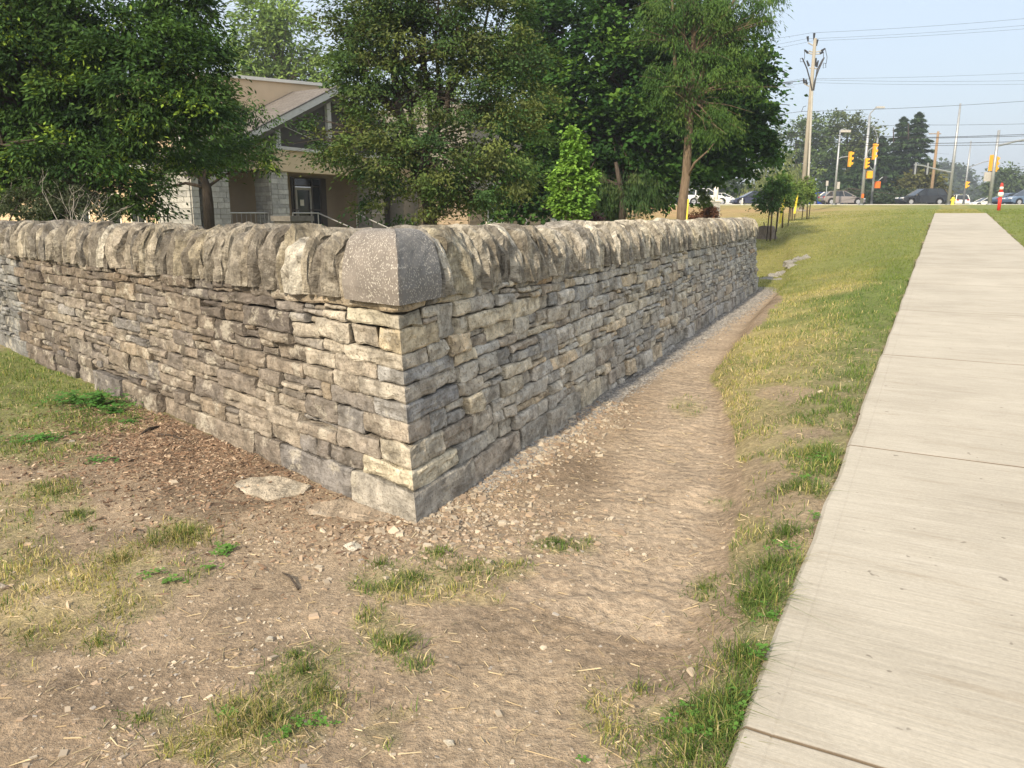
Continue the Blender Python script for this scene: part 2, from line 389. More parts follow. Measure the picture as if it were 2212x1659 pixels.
def ground_col(x, y, z):
    g, dr, px, py, sR, oR, oL = turf(x, y, z); a, b = ab(x, y)
    n1 = (fbm(x * 1.3, y * 1.3, 0, 70) * .5 + .5)[:, None]; n2 = (fbm(x * 6, y * 6, 0, 71) * .5 + .5)[:, None]
    n3 = (fbm(x * .55, y * .55, 0, 76) * .5 + .5)[:, None]
    dirt = (lin((.235, .172, .115)) * (1 - n1) + lin((.385, .30, .208)) * n1) * (.82 + .36 * n3)
    dk = (sst(-fbm(x * 2.2, y * 2.2, 0, 72), .05, .5) * (b < -2.2))[:, None]
    dirt = dirt * (1 - dk * .33)
    # mulch-dark soil beside the left wing
    oLp = oL; sL = (x - WC[0]) * TL[0] + (y - WC[1]) * TL[1]
    mul = (sst(sL, .9, 1.6) * (1 - sst(sL, 3.4, 4.2)) * sst(-oLp, -1.1, -.4) * (oLp > -.2))[:, None]
    dirt = dirt * (1 - .45 * mul) + lin((.17, .11, .07)) * .45 * mul
    # pale tread of the worn path
    tread = (sst(b, bb(a) - 1.0, bb(a) - .5) * (1 - sst(b, bb(a) - .25, bb(a))) * (a > 2.6) * (a < 16))[:, None]
    dirt = dirt * (1 - .6 * tread) + lin((.50, .395, .285)) * .6 * tread
    # screenings along the right wing
    wd = .13 + .06 * np.clip(sR / 6, 0, 3) + .05 * fbm(x * 5, y * 5, 0, 74)
    grv = ((sR > .9) * (sR < 14.6) * (1 - sst(oR, wd - .05, wd + .10)) * (oR > -.3))[:, None]
    c = dirt * (1 - grv) + lin((.225, .215, .205)) * grv * (0.8 + .4 * n2)
    green = lin((.135, .175, .045)); dry = lin((.38, .32, .13))
    d = dr[:, None]; tc = green * (1 - d) + dry * d; tc = tc * (.8 + .45 * n2)
    # distant lawn: yellow-green with scorched bank
    r = np.hypot(x, y)
    fm = sst(r, 12, 22)[:, None]
    big = (fbm(x * .12, y * .2, 0, 80) * .5 + .5)[:, None]
    fl = lin((.160, .190, .048)) * (1 - big) + lin((.34, .285, .10)) * big
    bank = (sst(a, 44, 50) * (1 - sst(a, 68, 76)) * (b < 0) * np.clip(.75 + fbm(x * .15, y * .15, 0, 81), 0, 1) * (1 - sst(b, -14, -3)))[:, None]
    fl = fl * (1 - bank) + lin((.40, .26, .125)) * bank
    str_ = (fbm(a * .25, b * 1.6, 0, 82) * .5 + .5)[:, None]; fl = fl * (.82 + .36 * str_)
    edge = (sst(b, -5, -.6) * (b < BL) + (b > BR)).clip(0, 1)[:, None]; fl = fl * (1 - edge * .7) + lin((.135, .185, .045)) * edge * .7
    tc = tc * (1 - fm) + fl * fm
    k = np.clip(g * 1.25 * (.35 + 1.1 * (fbm(x * 9, y * 9, 0, 77) * .5 + .5) + (r > 9)), 0, 1)[:, None] * (1 - grv * .8)
    k = k * (.6 + .4 * sst(r, 4, 9))[:, None]; k = np.where((r > 10)[:, None], k, k * (.72 + .2 * sst(r, 5, 10))[:, None])
    c = c * (1 - k) + tc * k
    und = ((b > BL + .01) & (b < BR - .01) & (a < 40.1) & (a > -6))[:, None]
    return np.where(und, lin((.06, .045, .035)), c)

def build_ground():
    fine = np.arange(-R(50), R(50), .0047); side = np.linspace(R(50), R(310), 56)[:-1]
    th = np.concatenate([fine, side]); nth = len(th)
    r1 = .3 * np.exp(np.arange(0, math.log(60 / .3), .0125)); r2 = 60 * np.exp(np.arange(.03, math.log(3000 / 60), .04))
    rr = np.concatenate([r1, r2]); nr = len(rr)
    T, Rr = np.meshgrid(th, rr); x = (Rr * np.sin(T)).ravel(); y = (Rr * np.cos(T)).ravel(); z = terrain(x, y)
    V = np.stack([x, y, z], 1); c = ground_col(x, y, z)
    i = np.arange(nr - 1)[:, None] * nth; j = np.arange(nth)[None]; j2 = (j + 1) % nth
    Fq = np.stack([i + j, i + nth + j, i + nth + j2, i + j2], -1).reshape(-1, 4)[:, ::-1]
    a, b = ab(V[:, 0], V[:, 1]); pm = sst(b, bb(a) - 1.15, bb(a) - .75) * (1 - sst(b, bb(a) - .12, bb(a) + .02)) * sst(a, 1.6, 2.4) * (1 - sst(a, 7, 10))
    o = mk('ground', V, Fq, M_GROUND, smooth=True, cols=c, bed=np.stack([a, b, pm], 1)); o['kind'] = 'structure'
build_ground()

def build_walk():
    root = empty('sidewalk', (0, 0, 0), None, None); root['kind'] = 'structure'; root['_w'] = (0, 0, 0)
    js = [-3.49, -.73, 2.03] + [2.03 + 2.755 * k for k in range(1, 14)] + [40.2]
    for a0, a1 in zip(js[:-1], js[1:]):
        if a1 - a0 < .3: continue
        g = .0042; A = np.array([a0 + g, a0 + g + .006, *np.linspace(a0 + .1, a1 - .1, 7), a1 - g - .006, a1 - g])
        Bc = np.array([BL, BL + .018, BL + .08, BL + .086, BL + .092, *np.linspace(BL + .3, BR - .3, 5), BR - .092, BR - .018, BR])
        na, nb = len(A), len(Bc); AA, BB = np.meshgrid(A, Bc, indexing='ij')
        near = a0 < 6
        wig = .012 * vn(AA * 3.1, BB * 9, 0, 90) * ((BB < BL + .02) | (BB > BR - .02))
        jw = .006 * vn(BB * 4, AA, 0, 91) * ((np.arange(na) < 2) | (np.arange(na) > na - 3))[:, None]
        ea = np.zeros(na); ea[[0, -1]] = -.006; ea[[0, -1]] = -.001; eb = np.zeros(nb); eb[[0, -1]] = -.016; eb[3] = -.0015; eb[-3] = -.001
        Z = zs(AA) + ea[:, None] + eb[None]
        AA = AA + jw; BB = BB + wig
        X = AA * DS[0] + BB * NR[0]; Y = AA * DS[1] + BB * NR[1]
        V = np.stack([X, Y, Z], -1).reshape(-1, 3); bed = np.stack([BB, AA, Z], -1).reshape(-1, 3)
        F = [[i * nb + j, i * nb + j + 1, (i + 1) * nb + j + 1, (i + 1) * nb + j] for i in range(na - 1) for j in range(nb - 1)]
        ring = [j for j in range(nb)] + [i * nb + nb - 1 for i in range(1, na)] + [(na - 1) * nb + j for j in range(nb - 2, -1, -1)] + [i * nb for i in range(na - 2, 0, -1)]
        n0 = len(V); low = V[ring].copy(); low[:, 2] -= .11; V = np.vstack([V, low]); bed = np.vstack([bed, bed[ring]]); m = len(ring)
        F += [[ring[k], ring[(k + 1) % m], n0 + (k + 1) % m, n0 + k][::-1] for k in range(m)]
        cc = np.ones((len(V), 3)); gi = np.array([3 <= (q % nb) < 4 for q in range(n0)] + [False] * m)
        cc[gi] = .95; ends = np.array([(q // nb) in (0, na - 1) for q in range(n0)] + [False] * m); cc[ends] = (.42, .36, .31); cc[n0:] = .12
        F = [f[::-1] for f in F]
        mk('slab', V, F, M_CONC, root, cols=cc * (0.96 + .08 * random.random()), bed=bed + np.array([random.random() * 9, random.random() * 9, 0]))
build_walk()

# ------------------------------------------------------------------ dry stone wall
PHI2 = math.acos(float(TL @ TR)) / 2; TAN2 = math.tan(PHI2)
LEAN = .048; BAT = .085; HB = 1.15; LEN_R, LEN_L = 14.25, 10.4
def wpos(s, z, d):
    """s along the wall from the corner (right wing +, left wing -), z up, d inward from the face"""
    s = np.asarray(s, float); z = np.asarray(z, float); d = np.asarray(d, float)
    o = BAT * z; k = np.clip(1 - np.abs(s) / .6, 0, 1)
    sh = o / TAN2 + d / TAN2 * k; r = s >= 0
    t = np.where(r[..., None], TR, TL); n = np.where(r[..., None], NRW, NL)
    p = WC + t * (np.abs(s) + sh)[..., None] - n * (o + d)[..., None]
    p = p + np.stack([-LEAN * z, 0 * z], -1)          # the right face leans back more than the left one
    return np.concatenate([p, z[..., None]], -1)
def rough_stone(s0, s1, zb, zt, depth, seed, fine=1., corner=False, out=0.):
    """broken block: front face grid with rounded, uneven arrises, sides running back into the wall"""
    w_, h_ = abs(s1 - s0), zt - zb
    nx = int(np.clip(w_ / (.045 / fine), 3, 12)); nz = int(np.clip(h_ / (.035 / fine), 2, 6))
    e = min(.012 / w_, .2); us = np.concatenate([[0, e], np.linspace(e, 1 - e, nx + 1)[1:-1], [1 - e, 1]])
    e = min(.012 / h_, .25); vs = np.concatenate([[0, e], np.linspace(e, 1 - e, nz + 1)[1:-1], [1 - e, 1]])
    S = s0 + us * (s1 - s0)
    if corner:
        c = np.array([-.05, -.012, 0, .012, .05]); S = np.concatenate([S[np.abs(S) > .085], c]); S.sort(); 
    nu, nv = len(S), len(vs)
    SS, VV = np.meshgrid(S, vs, indexing='ij'); ZZ = zb + VV * h_
    q = seed * 7.31
    # uneven outline
    ed = np.minimum(np.minimum(SS - min(s0, s1), max(s0, s1) - SS) * 4, 1)
    ZZ = ZZ + (.010 * vn(SS * 9, q, VV, 1) + .004 * vn(SS * 31, q, VV, 2)) * np.where(VV < .5, 1, 1)
    tilt = rng.normal(0, .02)
    SS2 = SS + ((.012 * vn(ZZ * 14, q, SS * 3, 3)) + tilt * (VV - .5) * h_ * 3) * (0 if corner else 1)
    if corner: SS2 = SS + .012 * vn(ZZ * 14, q, SS * 3, 3) * (np.abs(SS) > .1)
    # face relief: broad chips, bedding steps
    amp = .013 * (1.2 if not corner else .7)
    D = -amp * fbm(SS * 5, ZZ * 9, q, 4, 3) + .016 * np.abs(vn(SS * 10, ZZ * 22, q, 5)) - .006 * vn(SS * 33, ZZ * 60, q, 6)
    if corner: D = D * np.clip(np.abs(SS) * 14, .12, 1)
    D = D - rng.normal(.0, .013) * (0 if corner else 1)
    D = D - out
    bu = np.minimum(SS - SS.min(), SS.max() - SS); bv = np.minimum(VV, 1 - VV) * h_
    rd = .011 + .006 * vn(SS * 7, ZZ * 7, q, 8)
    D = D + rd * np.exp(-bu / .007) + rd * .9 * np.exp(-bv / .006)
    P = wpos(SS2, ZZ, D); V = P.reshape(-1, 3)
    F = [[i * nv + j, (i + 1) * nv + j, (i + 1) * nv + j + 1, i * nv + j + 1] for i in range(nu - 1) for j in range(nv - 1)]
    ring = [i * nv for i in range(nu)] + [(nu - 1) * nv + j for j in range(1, nv)] + [i * nv + nv - 1 for i in range(nu - 2, -1, -1)] + [j for j in range(nv - 2, 0, -1)]
    rs = SS2.ravel()[ring]; rz = ZZ.ravel()[ring]
    mid_s = .5 * (s0 + s1); mid_z = .5 * (zb + zt)
    back = wpos((rs - mid_s) * (.93 if not corner else 1) + mid_s, (rz - mid_z) * .9 + mid_z, np.full(len(ring), depth))
    n0 = len(V); m = len(ring); V = np.vstack([V, back])
    F += [[ring[k], n0 + k, n0 + (k + 1) % m, ring[(k + 1) % m]] for k in range(m)]
    if not corner: F.append(list(range(n0, n0 + m))[::-1])
    if s0 < 0 and not corner or False: pass
    bed = np.concatenate([np.stack([SS, ZZ * 0 + q, ZZ], -1).reshape(-1, 3), np.stack([rs, rs * 0 + q + depth, rz], -1)])
    return V, F, bed
PAL_R = [(.33, .32, .295), (.28, .275, .26), (.37, .35, .305), (.22, .22, .22), (.42, .38, .30), (.33, .30, .255), (.46, .41, .31), (.27, .255, .235), (.39, .375, .35), (.18, .19, .205), (.44, .35, .23), (.34, .34, .335), (.28, .24, .20)]
PAL_L = [(.42, .355, .265), (.50, .43, .32), (.34, .29, .225), (.56, .49, .37), (.29, .255, .21), (.45, .38, .28), (.38, .345, .29), (.33, .325, .31), (.52, .42, .28), (.26, .235, .205)]
def pick(s, z):
    if s > 0:
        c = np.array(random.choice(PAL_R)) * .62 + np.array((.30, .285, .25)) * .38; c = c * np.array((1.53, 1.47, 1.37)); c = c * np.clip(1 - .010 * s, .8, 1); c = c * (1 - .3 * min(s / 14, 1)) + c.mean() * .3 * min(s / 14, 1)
        if random.random() < .008: c = np.array((.50, .36, .23))
    else:
        c = (np.array(random.choice(PAL_L)) * .62 + np.array((.40, .355, .295)) * .38) * np.array((.98, .99, 1.03)); a = -s
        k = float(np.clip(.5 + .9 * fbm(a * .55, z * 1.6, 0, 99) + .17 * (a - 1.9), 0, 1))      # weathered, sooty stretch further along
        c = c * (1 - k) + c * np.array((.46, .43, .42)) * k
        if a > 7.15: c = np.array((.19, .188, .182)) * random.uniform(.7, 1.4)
    return c * random.uniform(.88, 1.12)
wall = empty('dry_stone_wall', (float(WC[0]), float(WC[1]), 0), 'long dry stone wall with upright rounded coping and a sharp corner beside the path', 'stone wall', world=True)
stones = []     # (area, V, F, col, bed)
def add_stone(V, F, bed, s, z, c=None):
    c = pick(s, z) if c is None else np.array(c)
    ctr = V.mean(0); D = float(np.hypot(ctr[0], ctr[1]))
    px, py = to_px(V[:, 0], V[:, 1], V[:, 2])
    area = float((px.max() - px.min()) * (py.max() - py.min())) * (1 if px.max() > 0 and px.min() < 2212 else 0)
    stones.append((area, V, F, np.tile(c, (len(V), 1)), bed))
heights = [.165, .10, .135, .115, .10, .095, .085, .09, .12, .085, .06]
hs_ = np.cumsum([0] + heights) / sum(heights) * HB
QL = [.55, .45, .27, .42, .30, .43, .24, .55, .20, .50, .72]; QR = [.66, .50, .37, .24, .60, .34, .58, .27, .42, .24, .30]
QC = [(.37, .34, .29), (.60, .53, .39), (.46, .41, .32), (.36, .31, .25), (.30, .29, .275), (.40, .36, .30), (.36, .35, .33), (.46, .41, .33), (.50, .42, .29), (.44, .40, .31), (.46, .38, .27)]
nC = len(heights)
def zline(k, s):
    if k == 0: return -.12 + 0 * s
    fade = np.clip(np.abs(s) / .5, 0, 1)
    v = hs_[k] + fade * (.022 * vn(s * .8, k * 1.7 + (5 if s > 0 else 0), 0, 12) + .010 * vn(s * 3, k * 3.1, 0, 13)) * (0 if k == nC else 1)
    return v
def emit(s0, s1, k0, k1, sgn):
    """stone(s) filling s0..s1 between bed lines k0 and k1"""
    ms = sgn * .5 * (s0 + s1); zb, zt = float(zline(k0, ms)), float(zline(k1, ms))
    g = random.uniform(.002, .008); a0, a1 = s0 + g, s1 - g
    near = 1.25 if s1 < 3.5 else (1. if s1 < 7 else .62)
    def one(p0, p1, q0, q1):
        V, F, bed = rough_stone(sgn * p0, sgn * p1, q0 + .003, q1 - .003, .15, random.random() * 90, near, out=random.uniform(-.005, .05) if k0 == 0 else (.008 if k0 == 1 else 0))
        if sgn > 0: F = [f[::-1] for f in F] if False else F
        else: F = [f[::-1] for f in F]
        add_stone(V, F, bed, sgn * .5 * (p0 + p1), q0)
    h = zt - zb; w_ = a1 - a0
    psplit = (.32 + .02 * s0) if sgn > 0 else (.42 if s0 < 3 else .5)
    if k1 - k0 == 1 and h > .075 and (k0 > 0 or random.random() < .5) and random.random() < psplit:
        f = random.uniform(.32, .68); zm = zb + f * h
        if random.random() < .45 and w_ > .2:
            m = a0 + w_ * random.uniform(.35, .65)
            if random.random() < .5: one(a0, m - .005, zb, zm); one(m + .005, a1, zb, zm); one(a0, a1, zm, zt)
            else: one(a0, a1, zb, zm); one(a0, m - .005, zm, zt); one(m + .005, a1, zm, zt)
        else: one(a0, a1, zb, zm); one(a0, a1, zm, zt)
    else: one(a0, a1, zb, zt)
for sgn, LEN, Q in ((1, LEN_R, QR), (-1, LEN_L, QL)):
    blocked = [[] for _ in range(nC + 1)]
    for k in range(nC):
        s = Q[k]; bl = sorted(blocked[k]); h = heights[k]
        while s < LEN - .04:
            nb_ = next((b for b in bl if b[0] >= s - 1e-6), None)
            lim = nb_[0] if nb_ else LEN
            if lim - s < 1e-6: s = nb_[1]; bl.remove(nb_); continue
            base = .11 + h * 1.75 if sgn > 0 else .11 + h * 2.1
            w_ = float(np.clip(rng.lognormal(math.log(base), .38), .07, .62))
            if k == 0: w_ *= 1.1
            if lim - s - w_ < .09: w_ = lim - s if lim - s < w_ + .09 else w_
            w_ = min(w_, lim - s)
            if k in (2, 4, 6, 8) and .16 < w_ < .34 and random.random() < .10 and not any(not (b[1] <= s or b[0] >= s + w_) for b in blocked[k + 1]) and s > Q[k + 1] + .01:
                blocked[k + 1].append((s, s + w_)); emit(s, s + w_, k, k + 2, sgn)
            else: emit(s, s + w_, k, k + 1, sgn)
            s += w_
for k in range(nC):
    V, F, bed = rough_stone(-QL[k] + .004, QR[k] - .004, (hs_[k] if k else -.12) + .003, hs_[k + 1] - .003, .16, 3.3 * k, 1.5, corner=True, out=(.035, .018, .008)[k] if k < 3 else 0)
    add_stone(V, F, bed, .1, hs_[k], QC[k])
stones.sort(key=lambda q: -q[0])
for a_, V, F, c, bed in stones[:300]:
    mk('stone', V, F, M_STONE, wall, cols=c, bed=bed)
def merge(lst):
    Vs, Fs, cs, bs = [], [], [], []; n = 0
    for _, V, F, c, bed in lst:
        Vs.append(V); cs.append(c); bs.append(bed); Fs += [[i + n for i in f] for f in F]; n += len(V)
    return np.vstack(Vs), Fs, np.vstack(cs), np.vstack(bs)
V, F, c, bed = merge(stones[300:])
o = mk('small_stones', V, F, M_STONE, wall, cols=c, bed=bed); o['kind'] = 'stuff'
# rubble heart behind the face stones
hm = MB()
TH0, TH1 = .66, .46
for T_, N_, LEN in ((TR, NRW, LEN_R), (TL, NL, LEN_L)):
    def P_(s, o, z): q = WC + T_ * s - N_ * o; return (q[0] - LEAN * z, q[1], z)
    oo = .105
    pts_b = [P_(oo / TAN2, oo, -.15), P_(LEN - .02, oo, -.15), P_(LEN - .02, TH0, -.15), P_(TH0 / TAN2, TH0, -.15)]
    z_ = HB - .01; ot = oo + BAT * z_; tt = TH0 - BAT * z_
    pts_t = [P_(ot / TAN2, ot, z_), P_(LEN - .06, ot, z_), P_(LEN - .06, tt, z_), P_(tt / TAN2, tt, z_)]
    b = len(hm.v); hm.v += pts_b + pts_t
    hm.f += [[b, b+1, b+2, b+3], [b+7, b+6, b+5, b+4]] + [[b + i, b + (i+1) % 4, b + 4 + (i+1) % 4, b + 4 + i][::-1] for i in range(4)]
M_HEART = plain('rubble_heart', (.10, .088, .072), .95, var=.4, scale=30)
hm.out('rubble_heart', M_HEART, wall)

# coping: upright slabs with a rounded back
CW = .44; CZ0 = HB - .012; CH = .375
def prof(k, sc_=1.):
    """k 0..1 over the back of the coping from the front foot to the rear foot -> (inward offset, height)"""
    t = k * math.pi; cx_, sx_ = math.cos(t), math.sin(t)
    e = .62
    o = .5 * CW - .5 * CW * np.sign(cx_) * abs(cx_) ** .70 * sc_; z = abs(sx_) ** .80 * sc_
    return o, z
def cpos(s, o, z, sgn, tilt=0):
    T_, N_ = (TR, NRW) if sgn > 0 else (TL, NL)
    sh = BAT * HB
    p = WC + T_ * (s + sh / TAN2) - N_ * (sh - .018 + o); return (p[0] - LEAN * min(z, HB + .05), p[1], z)
def coping(s0, s1, sgn, seed, near):
    K = 20 if near else 14; ns = 7 if near else 5
    fr = np.linspace(0, 1, ns); q = seed
    hh = CH * random.uniform(.88, 1.07); pr = random.uniform(-.036, .026) ; lean = random.uniform(-.05, .06)
    V = []; bed = []
    prk = [prof(k / K) for k in range(K + 1)]
    for i, f in enumerate(fr):
        shrink = 1 - .075 * abs(2 * f - 1) ** 4 * random.uniform(.7, 1.5)
        for k, (o, z) in enumerate(prk):
            w_ = .5 * CW; oo = w_ - (w_ - o) * shrink; zz = z * hh * (1 - (1 - shrink) * .8)
            n1 = float(vn(f * 2.2, k * .38, q, 21)); n2 = float(vn(f * 6, k * 1.1, q, 22)); n3 = float(vn(f * 9, k * 2.9, q, 24)) - .8 * abs(float(vn(f * 4.3 + k * .1, q, 3, 29)))
            rad = .030 * n1 + .018 * n2 + .011 * n3
            dx, dz = (oo - w_), zz - .1; L_ = math.hypot(dx, dz) + 1e-6
            oo += dx / L_ * rad + pr * (1 if oo < w_ else -1); zz += dz / L_ * rad * .7
            ed = (.022 * float(vn(k * .45, q, 0, 23 if i == 0 else 25)) if i in (0, ns - 1) else 0)
            zb = CZ0 + max(zz, .0) + (.012 * float(vn(s0 * 3 + f, q, 0, 26)) if k in (0, K) else 0)
            s = s0 + f * (s1 - s0) + ed + lean * zz
            V.append(cpos(s, oo, zb, sgn)); bed.append((q + o * 1.5, z * .5, s * 1.0))
    n = K + 1; V = np.array(V); F = []
    for i in range(ns - 1):
        for k in range(K): F.append([i * n + k, i * n + k + 1, (i + 1) * n + k + 1, (i + 1) * n + k])
        F.append([i * n + K, i * n, (i + 1) * n, (i + 1) * n + K])
    F.append(list(range(n - 1, -1, -1))); F.append([(ns - 1) * n + k for k in range(n)])
    if sgn > 0: F = [f[::-1] for f in F]
    return V, F, np.array(bed)
PAL_C = [(.40, .365, .30), (.46, .42, .34), (.34, .31, .26), (.52, .47, .37), (.38, .34, .27), (.43, .385, .31), (.31, .29, .255), (.47, .42, .31)]
for sgn, LEN, S0 in ((1, LEN_R, .40), (-1, LEN_L, .44)):
    s = S0
    while s < LEN - .03:
        t_ = float(np.clip(rng.lognormal(math.log(.085 if sgn > 0 else .092), .48), .04, .24)); t_ = min(t_, LEN - s)
        V, F, bed = coping(s + .003, s + t_ - .003, sgn, random.random() * 80, s < 6)
        c = np.array(random.choice(PAL_C)) * random.uniform(.70, 1.10)
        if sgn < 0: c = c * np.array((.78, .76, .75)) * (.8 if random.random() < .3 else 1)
        if random.random() < .05: c = np.array((.52, .48, .40))
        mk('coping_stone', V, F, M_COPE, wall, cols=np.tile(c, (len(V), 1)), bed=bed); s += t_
# dressed corner cap: the two coping profiles meeting in a mitre
def cap():
    K = 22; V = []; F = []; bed = []; cl = []
    rows = []
    sh = BAT * HB
    for sgn, LA in ((-1, .432), (1, .392)):
        for i, f in enumerate(np.linspace(1, 0, 9) if sgn < 0 else np.linspace(0, 1, 9)[1:]):
            row = []
            for k in range(K + 1):
                o, z = prof(k / K)
                oo = o - .030 + (.010 if k in (0, K) else 0); zz = z * CH * 1.02
                smit = (oo - .018) / TAN2                    # where the mitre plane lies for this offset
                s = smit * (1 - f) + (LA) * f if smit < LA else LA + (smit - LA) * (1 - f)
                bump_ = .007 * float(vn(s * 7, k * .5, sgn, 27)) + .003 * float(vn(s * 30, k * 1.6, sgn, 28))
                edge = .011 * math.exp(-abs(s - smit) / .010) if k < K * .6 else 0
                x, y, zz2 = cpos(s, oo + bump_ + edge, CZ0 + .002 + zz, sgn)
                row.append(len(V)); V.append((x, y, zz2)); bed.append((s * sgn + 3, o, zz)); cl.append((.19, .168, .148) if sgn < 0 else (.175, .168, .16))  # one stone: sun warmth and cool shade put into the two arms' colours
            rows.append(row)
    for a_, b_ in zip(rows[:-1], rows[1:]):
        for k in range(K): F.append([a_[k], b_[k], b_[k + 1], a_[k + 1]])
    F.append(rows[0]); F.append(rows[-1][::-1])
    F.append([r[0] for r in rows][::-1]); 
    o = mk('corner_capstone', V, [f for f in F], M_CAP, wall, cols=np.array(cl), bed=np.array(bed))
    tag(o, 'large smooth dark grey corner capstone flecked with pale chisel marks')
cap()

# ------------------------------------------------------------------ loose stone, mulch, straw, grass
def flakes(name, x, y, L, W, T, cols_, up=0., seedyaw=None, lift=.3, tiltmax=.5):
    """flat angular chips: a skewed six-sided slab each (8 verts, 6 quads)"""
    n = len(x); z = terrain(x, y)
    yaw = rng.uniform(0, 2 * math.pi, n) if seedyaw is None else seedyaw
    tx = rng.normal(0, tiltmax, n); ty = rng.normal(0, tiltmax, n)
    c = np.array([[-1, -1], [1, -1], [1, 1], [-1, 1]], float)
    jit = rng.uniform(.55, 1.1, (n, 4, 2)); P = c[None] * jit
    lx = P[..., 0] * L[:, None] / 2; ly = P[..., 1] * W[:, None] / 2
    cyw, syw = np.cos(yaw)[:, None], np.sin(yaw)[:, None]
    gx = lx * cyw - ly * syw; gy = lx * syw + ly * cyw
    dz = np.clip(gx * tx[:, None] + gy * ty[:, None], -.6 * L[:, None], .6 * L[:, None])
    top = np.stack([x[:, None] + gx * .86, y[:, None] + gy * .86, (z + T * lift)[:, None] + dz + T[:, None] * .5], -1)
    bot = np.stack([x[:, None] + gx, y[:, None] + gy, (z + T * lift)[:, None] + dz - T[:, None] * .7], -1)
    V = np.concatenate([bot, top], 1).reshape(-1, 3)
    f = np.array([[4, 5, 6, 7], [0, 1, 5, 4], [1, 2, 6, 5], [2, 3, 7, 6], [3, 0, 4, 7]])
    F = (np.arange(n)[:, None, None] * 8 + f[None]).reshape(-1, 4)
    o = mk(name, V, F, M_CHIP, cols=np.repeat(cols_, 8, 0)); o['kind'] = 'stuff'; return o
def along(n, smax, omax, sgn, p=1.):
    s = smax * rng.random(n) ** p; o = np.abs(rng.normal(0, omax, n)) + .01
    T_, N_ = (TR, NRW) if sgn > 0 else (TL, NL)
    return WC[0] + T_[0] * s + N_[0] * o, WC[1] + T_[1] * s + N_[1] * o, s, o
def palette(n, pal, var=.2):
    p = np.array(pal); return p[rng.integers(0, len(p), n)] * rng.uniform(1 - var, 1 + var, (n, 1))
STN = [(.32, .24, .17), (.44, .37, .28), (.34, .28, .21), (.48, .40, .30), (.30, .27, .235), (.40, .30, .21), (.50, .43, .33)]
GRY = [(.22, .21, .195), (.28, .265, .24), (.19, .185, .18), (.26, .24, .215), (.31, .29, .26)]
# grey screenings packed against the right wing
x, y, s, o = along(13000, 14.2, .07, 1, 1.5)
o2 = o * (1 + s * .12); x = WC[0] + TR[0] * s + NRW[0] * o2; y = WC[1] + TR[1] * s + NRW[1] * o2
k = s > .55; x, y, s = x[k], y[k], s[k]; n = len(x); L = rng.uniform(.008, .024, n) * (1 + s / 12)
flakes('stone_screenings', x, y, L, L * rng.uniform(.4, .8, n), L * .22, palette(n, GRY), tiltmax=.25)
# pale angular chips spilling round the corner and its right foot
x1, y1, s1, o1 = along(3400, 3.0, .20, 1, .9); x2 = rng.normal(WC[0] + .2, .45, 1900); y2 = rng.normal(WC[1] - .10, .28, 1900)
x = np.concatenate([x1, x2]); y = np.concatenate([y1, y2])
oR = (x - WC[0]) * NRW[0] + (y - WC[1]) * NRW[1]; oL = (x - WC[0]) * NL[0] + (y - WC[1]) * NL[1]
k = (oR > .01) | (oL > .01); x, y = x[k], y[k]; n = len(x); L = rng.lognormal(math.log(.016), .55, n).clip(.006, .055)
flakes('pale_stone_chips', x, y, L, L * rng.uniform(.45, .9, n), L * .25, palette(n, STN[:3] + STN[-2:] + STN[:2]) * .88, tiltmax=.2)
# scattered chips over all the bare earth
def scatter(n, r0, r1, az=50, pw=1.):
    r = r0 * (r1 / r0) ** (rng.random(n) ** pw); t = rng.uniform(-R(az), R(az), n); return r * np.sin(t), r * np.cos(t)
x, y = scatter(34000, 1.3, 11); g, dr, px, py, sR, oR, oL = turf(x, y, terrain(x, y)); a, b = ab(x, y)
dens = np.clip(.55 + .9 * fbm(x * 1.6, y * 1.6, 0, 101), .05, 1) * np.where(b < -2.0, 1, np.where(b < bb(a), .42, .15)) * np.where(g > .5, .5, 1)
dens *= np.where((px < 900) & (py < 1500), 1, .75)
dens = np.where((b > BL - .02) & (b < BR + .02), 0, dens); dens = np.where((oR < .02) & (oL < .02), 0, dens)
k = rng.random(len(x)) < dens; x, y = x[k], y[k]; n = len(x)
L = rng.lognormal(math.log(.0105), .50, n).clip(.004, .05)
flakes('scattered_stone_chips', x, y, L, L * rng.uniform(.4, .9, n), L * .18, palette(n, STN + STN[:3], .2), tiltmax=.16)
# shredded bark mulch beside the left wing
x, y, s, o = along(9000, 1, 1, -1); s = rng.normal(2.5, .8, 9000); o = np.abs(rng.normal(0, .55, 9000)); s2 = rng.normal(1.6, 1.1, 9000)
s = np.where(rng.random(9000) < .7, s, s2); k = (s > -.3) & (s < 4.6); s, o = s[k], o[k]
x = WC[0] + TL[0] * s + NL[0] * (o + .02); y = WC[1] + TL[1] * s + NL[1] * (o + .02); n = len(x)
L = rng.lognormal(math.log(.025), .5, n).clip(.008, .13)
flakes('bark_mulch', x, y, L, np.minimum(L * .28, .02) * rng.uniform(.5, 1.2, n), np.full(n, .004), palette(n, [(.19, .12, .075), (.14, .09, .06), (.27, .18, .12), (.10, .07, .05), (.40, .30, .21), (.22, .15, .10)], .25), tiltmax=.22)
